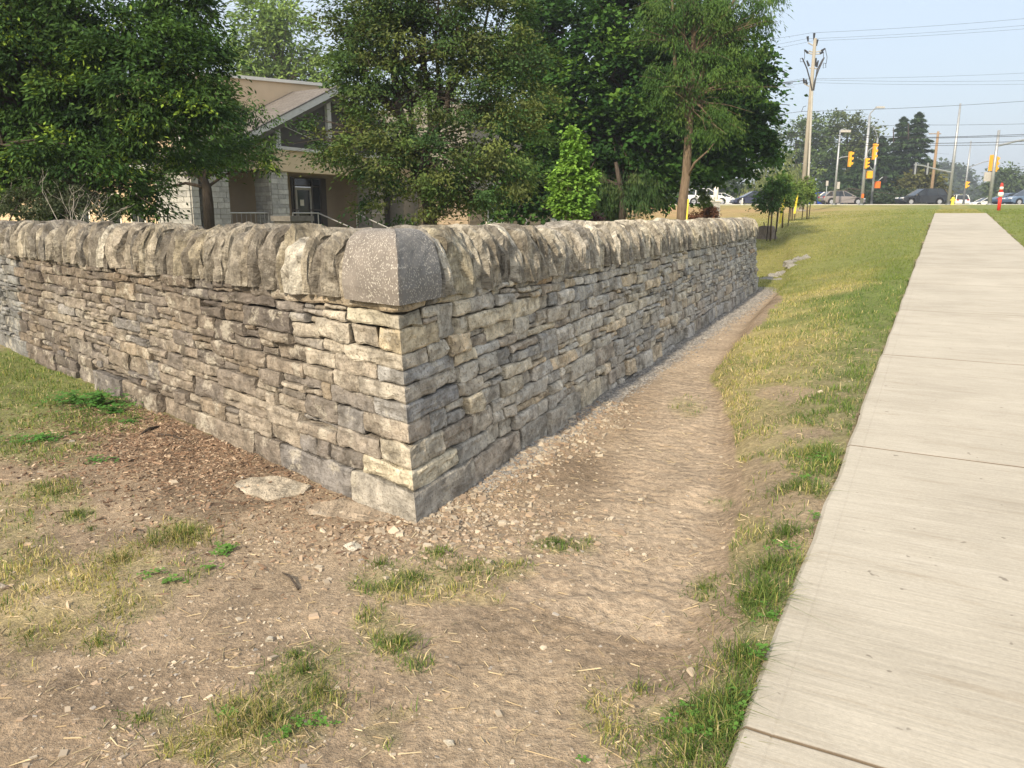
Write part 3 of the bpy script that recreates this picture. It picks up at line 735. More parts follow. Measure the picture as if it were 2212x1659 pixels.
# straw and dead clippings
x, y = scatter(15000, 1.3, 9); g, dr, px, py, sR, oR, oL = turf(x, y, terrain(x, y)); a, b = ab(x, y)
dens = .16 + .9 * np.clip(g, 0, 1) * dr + .12 * (b > -2.2); dens = np.where((b > BL - .02) & (b < BR + .02), 0, dens); dens = np.where((oR < .02) & (oL < .02), 0, dens)
dens *= np.where((px < 700) & (py > 1150) | (g > .3), 1.2, .6)
k = rng.random(len(x)) < dens; x, y = x[k], y[k]; n = len(x); L = rng.lognormal(math.log(.045), .45, n).clip(.015, .13)
flakes('dry_straw', x, y, L, np.full(n, .0024), np.full(n, .0022), palette(n, [(.46, .37, .23), (.54, .45, .29), (.34, .26, .16), (.40, .31, .19)], .15), tiltmax=.2, lift=1.5)

def blades(name, x, y, h, wd, colr, lean=.5, two=True, zoff=None):
    n = len(x); z = terrain(x, y) - .004
    t = rng.uniform(0, 2 * math.pi, n); ft = rng.uniform(0, 2 * math.pi, n)
    le = np.abs(rng.normal(0, lean, n)); dx, dy = np.cos(t), np.sin(t); wx, wy = -np.sin(ft) * wd / 2, np.cos(ft) * wd / 2
    b0 = np.stack([x - wx, y - wy, z], -1); b1 = np.stack([x + wx, y + wy, z], -1)
    mx, my, mz = x + dx * le * h * .35, y + dy * le * h * .35, z + h * .58 / np.sqrt(1 + le * le * .3)
    m0 = np.stack([mx - wx * .8, my - wy * .8, mz], -1); m1 = np.stack([mx + wx * .8, my + wy * .8, mz], -1)
    tp = np.stack([x + dx * le * h * 1.0, y + dy * le * h * 1.0, z + h / np.sqrt(1 + le * le) * 1.0], -1)
    if two:
        V = np.stack([b0, b1, m1, m0, tp], 1).reshape(-1, 3); i = np.arange(n)[:, None] * 5
        F3 = np.concatenate([i + [0, 1, 2], i + [0, 2, 3], i + [3, 2, 4]], 0); kk = 5
    else:
        V = np.stack([b0, b1, tp], 1).reshape(-1, 3); F3 = np.arange(n)[:, None] * 3 + [0, 1, 2]; kk = 3
    o = mk(name, V, F3.astype(np.int32), M_GRASS, cols=np.repeat(colr, kk, 0)); o['kind'] = 'stuff'; return o
def gcol(n, dry, soft=0.):
    g = np.array([(.100, .170, .042), (.135, .205, .052), (.082, .138, .042), (.18, .235, .062)])[rng.integers(0, 4, n)]
    yl = np.array([(.36, .34, .11), (.48, .40, .19), (.29, .30, .09), (.56, .47, .27)])[rng.integers(0, 4, n)]
    k = (rng.random(n) < dry * .95)[:, None]; return np.where(k, yl, g) * rng.uniform(.75, 1.25, (n, 1))
# near turf, density falling with distance
x, y = scatter(480000, 1.25, 14, 48); z = terrain(x, y, False); g, dr, px, py, sR, oR, oL = turf(x, y, z); a, b = ab(x, y)
r0 = np.hypot(x, y); clump = np.clip(.42 + 1.6 * fbm(x * 6.5, y * 6.5, 0, 110) + .35 * sst(r0, 4, 9), .02, 1)
strip_d = (b > bb(a) - .05) & (b < BL)
dens = g * clump * np.where(strip_d & (a < 4), .62, .95)
dens = np.where((b > BL - .01) & (b < BR + .01) & (a < 40), 0, dens); dens = np.where((oR < .03) & (oL < .03) & (np.hypot(x, y) < 17), 0, dens)
k = rng.random(len(x)) < dens; x, y, dr, a, b, cl = x[k], y[k], dr[k], a[k], b[k], clump[k]; n = len(x); r = np.hypot(x, y)
edge = np.exp(-np.abs(b - (BL - .08)) / .10) * (b < BL)
h = rng.uniform(.014, .040, n) * (.6 + .7 * cl) * (1 + .7 * edge * (r < 7)) * np.clip(1 + .02 * r, 1, 1.25)
blades('turf', x, y, h * 1.1, rng.uniform(.0018, .0034, n) * (1 + .15 * r), gcol(n, np.clip(dr * 1.1 + .08, 0, 1)), 1.0)
x, y = scatter(330000, 13.5, 58, 46); z = terrain(x, y, False); g, dr, px, py, sR, oR, oL = turf(x, y, z); a, b = ab(x, y)
vis = (oR > 0) | (px > 1600); dens = g * vis * np.clip(.6 + .8 * fbm(x * 1.2, y * 1.2, 0, 111), .1, 1)
dens = np.where((b > BL - .03) & (b < BR + .03) & (a < 40.4), 0, dens); dens = np.where((oR < .05) & (oL < .05) & (sR < 14.5), 0, dens)
k = rng.random(len(x)) < dens; x, y, dr, a, b = x[k], y[k], dr[k], a[k], b[k]; n = len(x); r = np.hypot(x, y)
gc = gcol(n, np.clip(dr * .8, 0, 1)); gm = gc.mean(0); tone = ground_col(x, y, terrain(x, y, False)); gc = .35 * gc + .65 * tone * rng.uniform(.8, 1.35, (n, 1))
blades('lawn', x, y, rng.uniform(.03, .06, n), .0035 * r ** .9 * .35, gc, .6, two=False)
# denser tufts that stand out: (px, py, radius m, blades, height, dryness)
def ground_at(px, py):
    lo = at(px, py, 1.); d = (lo - Vector((0, 0, EYE))); t = .5
    for _ in range(400):
        p = Vector((0, 0, EYE)) + d * t
        if p.z <= float(terrain(np.array([p.x]), np.array([p.y]), False)[0]): break
        t += .02 * (1 + t * .1)
    return p
bx, by, bh, bd = [], [], [], []
for (px, py, rad, cnt, hh, dry) in [(385, 1165, .12, 750, .10, .55), (330, 1180, .10, 300, .07, .7), (265, 1215, .11, 420, .08, .75), (165, 1118, .05, 240, .07, .15), (120, 1075, .10, 380, .06, .5),
                                    (90, 1060, .06, 200, .06, .3), (200, 1150, .03, 60, .06, .2), (860, 1392, .05, 260, .07, .25), (660, 1455, .10, 420, .06, .3), (690, 1500, .08, 300, .06, .4), (560, 1555, .12, 420, .08, .8),
                                    (500, 1595, .12, 420, .09, .85), (610, 1560, .10, 350, .06, .15), (1635, 1300, .10, 520, .10, .25), (1600, 1430, .10, 560, .11, .3), (1560, 1530, .11, 560, .10, .25),
                                    (1530, 1590, .12, 620, .09, .25), (1490, 1640, .12, 560, .09, .3), (1660, 1230, .09, 600, .09, .1), (1695, 1160, .08, 420, .09, .1), (1720, 1060, .10, 420, .08, .1), (1755, 990, .10, 450, .08, .1),
                                    (210, 1395, .05, 160, .06, .5), (300, 1560, .05, 140, .05, .2), (890, 1260, .11, 520, .05, .15), (1010, 1240, .10, 420, .05, .3), (820, 1230, .04, 160, .06, .1), (1200, 1182, .10, 420, .045, .05), (945, 1205, .04, 170, .05, .1),
                                    (1380, 1500, .06, 160, .05, .5), (1470, 1555, .08, 300, .06, .2), (1445, 1600, .06, 200, .05, .3), (1520, 1280, .05, 180, .05, .1), (250, 1330, .1, 250, .05, .7), (60, 1370, .12, 300, .05, .6), (640, 1420, .05, 150, .05, .1)]:
    p = ground_at(px, py); rr_ = rad * np.abs(rng.normal(0, .95, cnt)); t = rng.uniform(0, 6.283, cnt)
    bx.append(p.x + rr_ * np.cos(t) * 1.3); by.append(p.y + rr_ * np.sin(t)); bh.append(hh * rng.uniform(.45, 1.1, cnt) * np.exp(-rr_ / rad * .3)); bd.append(np.full(cnt, dry))
x, y, h, dr = map(np.concatenate, (bx, by, bh, bd)); a, b = ab(x, y); k = (b < BL + .0) & (rng.random(len(x)) < .62)
blades('grass_tufts', x[k], y[k], h[k], np.full(k.sum(), .0034), gcol(int(k.sum()), dr[k]) * .8, 1.35)
# clover and broad-leaved weeds
def weeds(name, spots, lc=((.09, .20, .035), (.13, .26, .05))):
    V, F, C_ = [], [], []
    for (px, py, rad, cnt, sz, hh) in spots:
        p = ground_at(px, py)
        for _ in range(cnt):
            r = rad * abs(random.gauss(0, .55)); t = random.uniform(0, 6.283); x0, y0 = p.x + r * math.cos(t) * 1.3, p.y + r * math.sin(t)
            if x0 * NR[0] + y0 * NR[1] > BL - .01: continue
            z0 = p.z + random.uniform(.01, hh); yaw = random.uniform(0, 6.283); c_ = np.array(lc[0]) + (np.array(lc[1]) - np.array(lc[0])) * random.random()
            for l in range(3):
                q = yaw + l * 2.094; cx_, sx_ = math.cos(q), math.sin(q); s = sz * random.uniform(.8, 1.2); n = len(V)
                tl = random.uniform(-.2, .35)
                for u_, v_ in ((.05, 0), (.5, -.42), (1, -.28), (1.05, .25), (.5, .42)):
                    V.append((x0 + (u_ * cx_ - v_ * sx_) * s, y0 + (u_ * sx_ + v_ * cx_) * s, z0 + tl * u_ * s)); C_.append(c_)
                F.append([n, n+1, n+2, n+3, n+4])
    o = mk(name, V, F, M_LEAF, cols=np.array(C_)); o['kind'] = 'stuff'
weeds('clover', [(1640, 1440, .05, 14, .016, .10), (1590, 1555, .08, 26, .014, .06), (1665, 1345, .05, 16, .014, .05), (1700, 1190, .06, 18, .014, .05), (1770, 1000, .1, 40, .014, .05), (1740, 1045, .06, 16, .014, .05),
                 (1805, 1045, .02, 5, .016, .06), (1760, 1125, .04, 10, .014, .04), (490, 1190, .08, 34, .013, .03), (480, 1200, .05, 16, .016, .03), (450, 1235, .06, 12, .013, .03), (365, 1262, .06, 16, .014, .03),
                 (330, 1245, .07, 14, .013, .03), (1500, 1560, .07, 24, .013, .04), (1530, 1590, .06, 16, .014, .05), (680, 1575, .06, 18, .013, .04), (620, 1590, .05, 14, .012, .03), (30, 950, .12, 30, .013, .03), (1265, 1650, .02, 4, .012, .02), (490, 1545, .03, 8, .012, .03)])
weeds('broad_leaved_weeds', [(215, 880, .20, 170, .028, .12), (160, 872, .18, 120, .026, .10), (245, 895, .10, 60, .028, .08), (90, 955, .14, 70, .024, .05), (280, 915, .10, 30, .02, .03), (210, 1000, .1, 24, .02, .03)], ((.055, .15, .03), (.10, .24, .045)))

# flat slabs let into the ground by the corner
def slab_rock(name, outline, top, thick, label, cat, colr, seed, mat=M_STONE):
    P = [ground_at(*q) for q in outline]; c = sum(P, Vector()) / len(P); n = len(P); V = [] ; bed = []
    K = 5; rings = [(1.0, -thick), (1.02, top * .55), (.97, top * .9), (.80, top), (.45, top * 1.06), (.0, top * 1.04)]
    m = n * 4
    def pt(k, f):
        i = k // 4; u = (k % 4) / 4; a_, b_ = P[i], P[(i + 1) % n]; p = a_.lerp(b_, u)
        p = c + (p - c) * f; jx = .012 * float(vn(p.x * 14, p.y * 14, seed, 3)) * min(f * 2, 1); return Vector((p.x + jx, p.y - jx, 0))
    for f, dz in rings:
        for k in range(m):
            p = pt(k, f); g0 = float(terrain(np.array([p.x]), np.array([p.y]))[0]) * .3 + c.z * .7
            V.append((p.x, p.y, g0 + dz + (.006 * float(vn(p.x * 20, p.y * 20, seed, 5)) if dz > 0 else 0))); bed.append((p.x + seed, p.y * .4, dz * 3 + p.y * .2))
    F = [[r * m + k, r * m + (k + 1) % m, (r + 1) * m + (k + 1) % m, (r + 1) * m + k] for r in range(len(rings) - 1) for k in range(m)]
    V = np.array(V)
    o = mk(name, V, F, mat, cols=np.tile(colr, (len(V), 1)), bed=np.array(bed), smooth=False); tag(o, label, cat); return o
slab_rock('flat_stone', [(507, 1052), (535, 1037), (600, 1033), (672, 1052), (655, 1070), (580, 1083), (530, 1070)], .018, .06, 'flat pale limestone slab lying in the earth left of the wall corner', 'flat stone', (.50, .43, .33), 3.)
slab_rock('buried_stone', [(655, 1095), (740, 1078), (850, 1118), (840, 1130), (740, 1122), (670, 1112)], .010, .08, 'dusty stone slab almost level with the soil at the foot of the corner', 'flat stone', (.40, .32, .235), 8.)
slab_rock('buried_stone', [(880, 1415), (925, 1350), (960, 1337), (985, 1345), (945, 1380), (905, 1412)], .008, .05, 'narrow earth-coloured stone ridge poking out of the dirt beyond the grass tufts', 'flat stone', (.34, .26, .19), 5.)
for i, (px, py, s, lb) in enumerate([(1160, 1335, 9, 'pale scuffed stone showing through the worn dirt path'), (765, 1187, 22, 'rounded pale stone breaking the soil in front of the wall corner'), (583, 1385, 9, 'small white stone lying alone on the foreground dirt'),
                                     (965, 1608, 12, 'beige pebble nearest the bottom edge in the dirt'), (8, 1272, 14, 'brown stone at the left edge among dry grass')]):
    slab_rock('loose_stone', [(px - s, py), (px - s * .3, py - s * .5), (px + s * .8, py - s * .3), (px + s, py + s * .3), (px - s * .2, py + s * .55)], .014, .03, lb, 'stone', (.50, .45, .36) if i != 4 else (.25, .18, .13), 11. + i)
# weathered outcrop of rocks on the slope past the wall's far end
GO = 'low rocks on the grass slope'
for i, (px, py, wpx, hpx, Y) in enumerate([(1655, 587, 30, 9, 18.6), (1672, 583, 30, 12, 19.), (1692, 581, 28, 13, 19.2), (1708, 577, 26, 14, 19.5), (1724, 575, 24, 14, 19.8), (1739, 574, 16, 14, 20.), (1683, 589, 30, 8, 18.4), (1712, 587, 26, 9, 18.8)]):
    c = at(px, py, Y); gz = float(terrain(np.array([c.x]), np.array([c.y]), False)[0]); rx = wpx / 1700 * Y * .62; rz = hpx / 1700 * Y * .72; V = []; bed = []
    n1, n2 = 12, 7
    for j in range(n2):
        ph = -.5 + j / (n2 - 1) * 2.0; ph = min(ph, math.pi / 2)
        for k in range(n1):
            t = 2 * math.pi * k / n1; q = 1 + .35 * float(vn(math.cos(t) * 1.6 + i * 5, math.sin(t) * 1.6, ph * 2, 41)) + .12 * float(vn(math.cos(t) * 5 + i, math.sin(t) * 5, ph * 5, 42))
            V.append((c.x + rx * q * math.cos(ph) * math.cos(t), c.y + rx * .9 * q * math.cos(ph) * math.sin(t), gz - .03 + rz * q * math.sin(ph))); bed.append((t + i, ph, ph * .3))
    F = [[j * n1 + k, j * n1 + (k + 1) % n1, (j + 1) * n1 + (k + 1) % n1, (j + 1) * n1 + k] for j in range(n2 - 1) for k in range(n1)] + [list(range((n2 - 1) * n1, n2 * n1))]
    o = mk('rock', V, F, M_STONE, cols=np.tile((.42, .40, .36), (len(V), 1)) * random.uniform(.85, 1.1), bed=np.array(bed)); tag(o, ['pale pitted rock touching the far end of the stone wall', 'second rock out from the wall in the low outcrop', 'third rock from the wall in the low outcrop', 'middle back rock of the low pale outcrop', 'grey rock second from the right in the outcrop', 'upturned rock at the grassy right tip of the outcrop', 'low front rock of the outcrop by green weeds', 'flat front rock near the right end of the outcrop'][i], 'rock', GO)
# sticks in the mulch
for i, (p0, p1, r, lb) in enumerate([((645, 1275), (610, 1240), .006, 'short dark twig on the bare dirt before the wall'), ((345, 925), (300, 945), .012, 'dark curved stick on the bark mulch by the wall'), ((390, 945), (420, 948), .006, 'thin tan stick on the bark mulch'), ((330, 940), (410, 955), .007, 'long brown stick lying across the bark mulch')]):
    a_, b_ = ground_at(*p0), ground_at(*p1); m_ = (a_ + b_) / 2 + Vector((0, 0, .02 + r)); m = MB().tube([a_ + Vector((0, 0, r)), m_, b_ + Vector((0, 0, r))], [r, r * .9, r * .5], 6)
    o = m.out('stick', M_BARK if i != 2 else M_BARK2); tag(o, lb, 'stick')

# ------------------------------------------------------------------ trees
def leaves(P, Dr, L, W, colr, fold=.0, nrm=None):
    """rhombic leaves: P centres, Dr long axis"""
    n = len(P); Dr = Dr / (np.linalg.norm(Dr, axis=1, keepdims=True) + 1e-9)
    N = nrm / (np.linalg.norm(nrm, axis=1, keepdims=True) + 1e-9); S = np.cross(Dr, N); S /= (np.linalg.norm(S, axis=1, keepdims=True) + 1e-9)
    N2 = np.cross(S, Dr); L = L[:, None]; W = W[:, None]
    a = P - Dr * L * .5; b = P + S * W * .5 + N2 * W * fold - Dr * L * .06; c = P + Dr * L * .5; d = P - S * W * .5 + N2 * W * fold - Dr * L * .06
    V = np.stack([a, b, c, d], 1).reshape(-1, 3); F = np.arange(n)[:, None] * 4 + np.array([0, 1, 2, 3])
    return V, F.astype(np.int32), np.repeat(colr, 4, 0)
def uv_ball(n):
    v = rng.normal(size=(n, 3)); return v / np.linalg.norm(v, axis=1, keepdims=True)
def crown_pts(lobes, ncl, shell=.55):
    """clump centres spread through a set of ellipsoid lobes, mostly near their surface"""
    vol = np.array([l[3] * l[4] * l[5] for l in lobes]) ** .8; vol = vol / vol.sum(); out = []
    idx = rng.choice(len(lobes), ncl, p=vol)
    u = uv_ball(ncl); r = rng.random(ncl) ** .33; r = np.where(rng.random(ncl) < shell, .82 + .22 * rng.random(ncl), r)
    Lb = np.array([l[:6] for l in lobes])[idx]
    w_ = 1 + .18 * vn(u[:, 0] * 2.5 + idx * 7, u[:, 1] * 2.5, u[:, 2] * 2.5, 61)
    return Lb[:, :3] + u * (r * w_)[:, None] * Lb[:, 3:6], u
def tree(name, label, base, path, rad, lobes, ncl, per, crad, leaf, pal, group=None, style='broad', bark=None, twigs=.5, nb=26, flat=.55, droop=.2, limb_from=.35, bright=None, shell=.55, mat=None, cat='tree', gravity=0.):
    bark = bark or M_BARK; root = empty(name, tuple(base), label, cat, group, world=True)
    path = [Vector(p) for p in path]
    cc, cu = crown_pts(lobes, ncl, shell)
    tm = MB().tube(path, rad, 9)
    tm.out('trunk', bark, root, smooth=True)
    bm = MB(); npth = len(path)
    seg = np.array([tuple(p) for p in path])
    order = rng.permutation(ncl)[:nb]
    for q, i in enumerate(order):
        c = Vector(cc[i]); dist = [((Vector(s) - c).length + max(0, s[2] - c.z) * 1.5, j) for j, s in enumerate(seg) if j >= limb_from * npth]
        j = min(dist)[1]; s = Vector(seg[j]); r0 = rad[j] * random.uniform(.28, .5); m1 = s.lerp(c, .35) + Vector((random.gauss(0, .06), random.gauss(0, .06), .10)) * (c - s).length; m2 = s.lerp(c, .7) + Vector((random.gauss(0, .05), random.gauss(0, .05), .05)) * (c - s).length
        bm.tube([s, m1, m2, c], [r0, r0 * .7, r0 * .4, r0 * .15], 5, cap=False)
        for _ in range(int(3 * twigs * 2)):
            t0 = random.choice([m1, m2]); e = c + Vector((random.gauss(0, 1), random.gauss(0, 1), random.gauss(0, .6))) * crad * 1.3
            bm.tube([t0, t0.lerp(e, .5) + Vector((0, 0, .05)), e], [r0 * .28, r0 * .18, r0 * .07], 4, cap=False)
    if bm.v: bm.out('branches', bark, root)['kind'] = 'stuff'
    n = ncl * per; ci = np.repeat(np.arange(ncl), per)
    cs = crad * rng.uniform(.6, 1.35, ncl)
    off = rng.normal(size=(n, 3)) * .48; off[:, 2] *= flat
    off[:, 2] -= droop * (off[:, 0] ** 2 + off[:, 1] ** 2)
    P = cc[ci] + off * cs[ci][:, None]
    out = cu[ci] * .5 + off * np.array([1, 1, .3]); out[:, 2] -= .25 + gravity
    L = leaf[0] * rng.uniform(.6, 1.3, n); W = leaf[1] * rng.uniform(.7, 1.3, n)
    nr_ = rng.normal(size=(n, 3)) * .55; nr_[:, 2] += 1.; nr_ += cu[ci] * .5
    pal = np.array(pal); cp = pal[rng.integers(0, len(pal), ncl)] * rng.uniform(.8, 1.2, (ncl, 1)); c = cp[ci] * rng.uniform(.78, 1.25, (n, 1))
    if bright is not None:
        bc, bf = bright; bm_ = (rng.random(ncl) < bf)[ci]; c = np.where(bm_[:, None] & (rng.random(n) < .8)[:, None], np.array(bc) * rng.uniform(.8, 1.2, (n, 1)), c)
    V, F, C_ = leaves(P, out + rng.normal(size=(n, 3)) * .45, L, W, c, .12, nr_)
    mk('crown', V, F, mat or M_LEAF, root, cols=C_); return root
def lobe(px, py, Y, rx, ry, dy=None):
    """lobe centred at photo pixel at distance Y, radii in photo pixels"""
    c = at(px, py, Y); k = Y / 1700; return (c.x, c.y, c.z, rx * k, (dy if dy is not None else (rx + ry) / 2) * k, ry * k)
def gz(x, y): return float(terrain(np.array([x]), np.array([y]), False)[0])
def gbase(px, Y):
    p = at(px, 463, Y); return Vector((p.x, p.y, gz(p.x, p.y)))
DG = [(.038, .085, .019), (.055, .110, .025), (.028, .064, .017), (.078, .14, .030)]
# 1 the big honey locust over the left wing
Y = 12.5; b = gbase(-60, Y)
lb = [lobe(60, 120, Y, 170, 130), lobe(230, 60, Y, 170, 110), lobe(330, 170, Y - .5, 150, 105), lobe(180, 230, Y, 160, 85), lobe(395, 90, Y, 80, 105), lobe(428, 225, Y - .6, 80, 50), lobe(330, 285, Y - .7, 90, 40),
      lobe(60, 290, Y, 120, 75), lobe(150, 350, Y - .8, 120, 60), lobe(30, 400, Y, 90, 55), lobe(260, 395, Y - .5, 70, 45), lobe(470, 315, Y + 2, 62, 20), lobe(400, 345, Y + 1, 85, 22), lobe(540, 345, Y + 3, 45, 16), lobe(300, 440, Y - .5, 60, 26), lobe(0, 30, Y, 160, 120), lobe(395, 20, Y, 60, 60), lobe(-120, 200, Y, 120, 200), lobe(110, 430, Y + .5, 140, 40), lobe(60, 330, Y + .5, 150, 60), lobe(200, 300, Y, 120, 50)]
big = tree('honey_locust', 'huge dark green locust tree filling the upper left over the wall', b,
     [b, at(-50, 380, Y), at(-10, 330, Y), at(60, 270, Y), at(150, 215, Y), at(230, 185, Y), at(330, 190, Y), at(420, 230, Y)], [.30, .26, .21, .17, .14, .10, .06, .03], lb, 1000, 120, .32, (.095, .038),
     DG + [(.05, .10, .02)], bark=M_BARK, nb=90, droop=.35, flat=.45, limb_from=.12, bright=((.22, .33, .045), .10), shell=.75, gravity=.2)
m = MB(); m.tube([at(-30, 420, 12.4), at(20, 250, 12.4), at(35, 120, 12.4), at(20, -60, 12.4)], [.2, .16, .12, .06], 8); m.tube([at(60, 270, 12.5), at(90, 220, 12.5), at(120, 130, 12.5), at(170, 20, 12.4)], [.12, .1, .07, .03], 7)
m.out('limb', M_BARK, big, smooth=True)
# dark pine standing behind it
Yp = 17.; b = gbase(110, Yp)
tree('pine_tree', 'dark pine with a leaning brown trunk behind the big left tree', b, [b, at(112, 340, Yp), at(100, 280, Yp), at(90, 200, Yp), at(80, 60, Yp)], [.22, .18, .16, .12, .05],
     [lobe(150, 300, Yp, 170, 55), lobe(60, 240, Yp, 150, 60), lobe(200, 220, Yp, 130, 60), lobe(90, 130, Yp, 150, 70), lobe(250, 320, Yp, 90, 30), lobe(300, 250, Yp, 60, 60)], 150, 75, .42, (.16, .03), [(.028, .045, .026), (.036, .055, .032), (.024, .038, .024)], bark=M_BARK2, nb=60, droop=.1, mat=M_NEEDLE)
# slim tree in front of the portico, low spreading limbs
Y3 = 21.; b = gbase(448, Y3)
tree('small_locust', 'slender locust with forked trunk in front of the pale stone pillars', b, [b, at(450, 440, Y3), at(447, 405, Y3), at(440, 385, Y3), at(400, 360, Y3), at(340, 340, Y3)], [.15, .14, .12, .10, .07, .04],
     [lobe(400, 345, Y3, 95, 30), lobe(520, 330, Y3, 75, 34), lobe(560, 300, Y3, 40, 26), lobe(470, 290, Y3, 70, 40), lobe(330, 380, Y3, 60, 30), lobe(500, 260, Y3, 60, 35), lobe(575, 345, Y3, 30, 25), lobe(560, 240, Y3, 40, 26), lobe(600, 345, Y3, 40, 20)], 105, 58, .32, (.15, .045), DG, nb=40, droop=.35, bright=((.16, .22, .035), .08), limb_from=.3, gravity=.2)
# 2 the reddish-tinged centre tree
Yc = 17.; b = gbase(930, Yc)
lc = [lobe(690, 262, Yc, 34, 14), lobe(690, 345, Yc, 36, 16), lobe(815, 140, Yc, 95, 100), lobe(900, 80, Yc, 150, 80), lobe(1030, 60, Yc, 120, 90), lobe(1100, 170, Yc, 90, 100), lobe(1060, 290, Yc - .5, 110, 85), lobe(900, 330, Yc - 1, 130, 90), lobe(815, 310, Yc - .5, 85, 70), lobe(722, 315, Yc, 42, 48),
      lobe(880, 430, Yc - 1, 115, 45), lobe(1020, 400, Yc - .8, 110, 48), lobe(765, 80, Yc, 60, 80), lobe(1110, 370, Yc, 70, 40), lobe(800, 10, Yc, 115, 50), lobe(960, 0, Yc, 180, 40), lobe(805, 215, Yc, 70, 45), lobe(1010, 200, Yc, 90, 70)]
ct = tree('locust_tree', 'tall multi-stemmed tree with olive and rust-tinged leaves behind the wall corner', b, [b, at(928, 450, Yc), at(915, 400, Yc), at(890, 330, Yc), at(860, 230, Yc), at(850, 150, Yc), at(870, 40, Yc), at(900, -60, Yc)],
     [.17, .15, .13, .11, .09, .07, .05, .03], lc, 640, 115, .36, (.092, .042), [(.070, .122, .032), (.092, .142, .038), (.125, .155, .043), (.048, .095, .030), (.056, .11, .036), (.10, .125, .042)], nb=80, shell=.85, droop=.3, flat=.5)
m = MB()
for pts in ([(905, 380), (930, 280), (925, 180), (900, 80), (890, -40)], [(900, 350), (965, 240), (975, 130), (1000, 20), (1010, -60)], [(870, 260), (800, 190), (770, 100), (760, 0)], [(935, 450), (920, 330), (950, 200), (940, 90), (950, -30)], [(930, 470), (1000, 400), (1070, 330)], [(895, 340), (885, 200), (840, 90), (820, 0)], [(940, 240), (990, 170), (1040, 90), (1060, 0)], [(915, 150), (915, 60), (930, -20)]):
    m.tube([at(px, py, Yc + random.uniform(-.3, .5)) for px, py in pts], np.linspace(.075, .018, len(pts)), 6)
m.out('limb', M_BARK, ct, smooth=True)
# 3 dense dark maple
Ym = 26.; b = gbase(1330, Ym)
lm = [lobe(1300, 90, Ym, 150, 110), lobe(1400, 30, Ym, 130, 90), lobe(1240, 190, Ym - .6, 105, 80), lobe(1380, 180, Ym - 1, 110, 85), lobe(1310, 270, Ym - .8, 130, 70), lobe(1450, 270, Ym, 95, 70), lobe(1240, 330, Ym, 100, 80), lobe(1350, 370, Ym, 120, 65),
      lobe(1540, 130, Ym + .5, 90, 90), lobe(1600, 210, Ym + .5, 75, 80), lobe(1560, 290, Ym, 100, 60), lobe(1600, 325, Ym, 80, 44), lobe(1520, 345, Ym, 80, 36), lobe(1180, 60, Ym, 60, 100), lobe(1170, 400, Ym, 70, 50), lobe(1610, 150, Ym + .5, 50, 60), lobe(1622, 250, Ym + .5, 40, 60), lobe(1480, 200, Ym + 1, 110, 110), lobe(1330, 405, Ym, 140, 38), lobe(1200, 430, Ym, 90, 34), lobe(1140, 200, Ym, 70, 120), lobe(1150, 320, Ym, 80, 80), lobe(1490, 60, Ym, 70, 90), lobe(1110, 420, Ym, 60, 40)]
tree('maple_tree', 'dense dark green maple right of centre, its round crown reaching the top edge', b, [b, at(1330, 380, Ym), at(1335, 280, Ym), at(1340, 120, Ym), at(1350, -40, Ym)], [.36, .32, .27, .2, .08], lm, 860, 120, .58, (.16, .15),
     [(.030, .080, .016), (.042, .102, .020), (.023, .062, .015), (.060, .13, .025)], nb=50, shell=.9, droop=.45, flat=.38, bright=((.10, .19, .03), .09))
# 4 feathery locust with the tan trunk
Yl = 22.; b = gbase(1472, Yl)
ll = [lobe(1440, 150, Yl - .4, 46, 26), lobe(1430, 195, Yl - .4, 34, 20), lobe(1520, 160, Yl - .4, 75, 42), lobe(1590, 170, Yl, 60, 30), lobe(1500, 255, Yl - .4, 62, 32), lobe(1560, 265, Yl - .4, 50, 32), lobe(1500, 70, Yl, 80, 60), lobe(1590, 30, Yl, 75, 50), lobe(1640, 0, Yl, 45, 40), lobe(1440, 40, Yl, 60, 50), lobe(1545, 100, Yl, 60, 50), lobe(1610, 110, Yl, 50, 26), lobe(1480, 5, Yl, 60, 40), lobe(1450, 215, Yl - .3, 50, 26)]
lt = tree('young_honey_locust', 'feathery light green locust with a bare tan trunk in front of the maple', b, [b, at(1474, 440, Yl), at(1482, 380, Yl), at(1487, 300, Yl), at(1493, 220, Yl), at(1497, 120, Yl), at(1500, 0, Yl), at(1500, -60, Yl)], [.155, .135, .12, .11, .09, .07, .05, .03], ll, 230, 120, .33, (.12, .026),
     [(.052, .108, .023), (.066, .126, .026), (.040, .088, .020), (.09, .15, .032)], bark=M_BARK2, nb=60, shell=.8, droop=.75, flat=.5, gravity=.9, limb_from=.5)
m = MB(); m.tube([at(1484, 385, Yl), at(1500, 352, Yl - .3), at(1530, 325, Yl - .5), at(1550, 300, Yl - .5)], [.045, .035, .022, .01], 6); m.tube([at(1490, 270, Yl), at(1460, 180, Yl), at(1455, 60, Yl), at(1450, -30, Yl)], [.08, .06, .04, .03], 6)
m.tube([at(1495, 230, Yl), at(1520, 150, Yl), at(1545, 60, Yl), at(1600, -20, Yl)], [.08, .06, .04, .03], 6); m.out('limb', M_BARK2, lt, smooth=True)
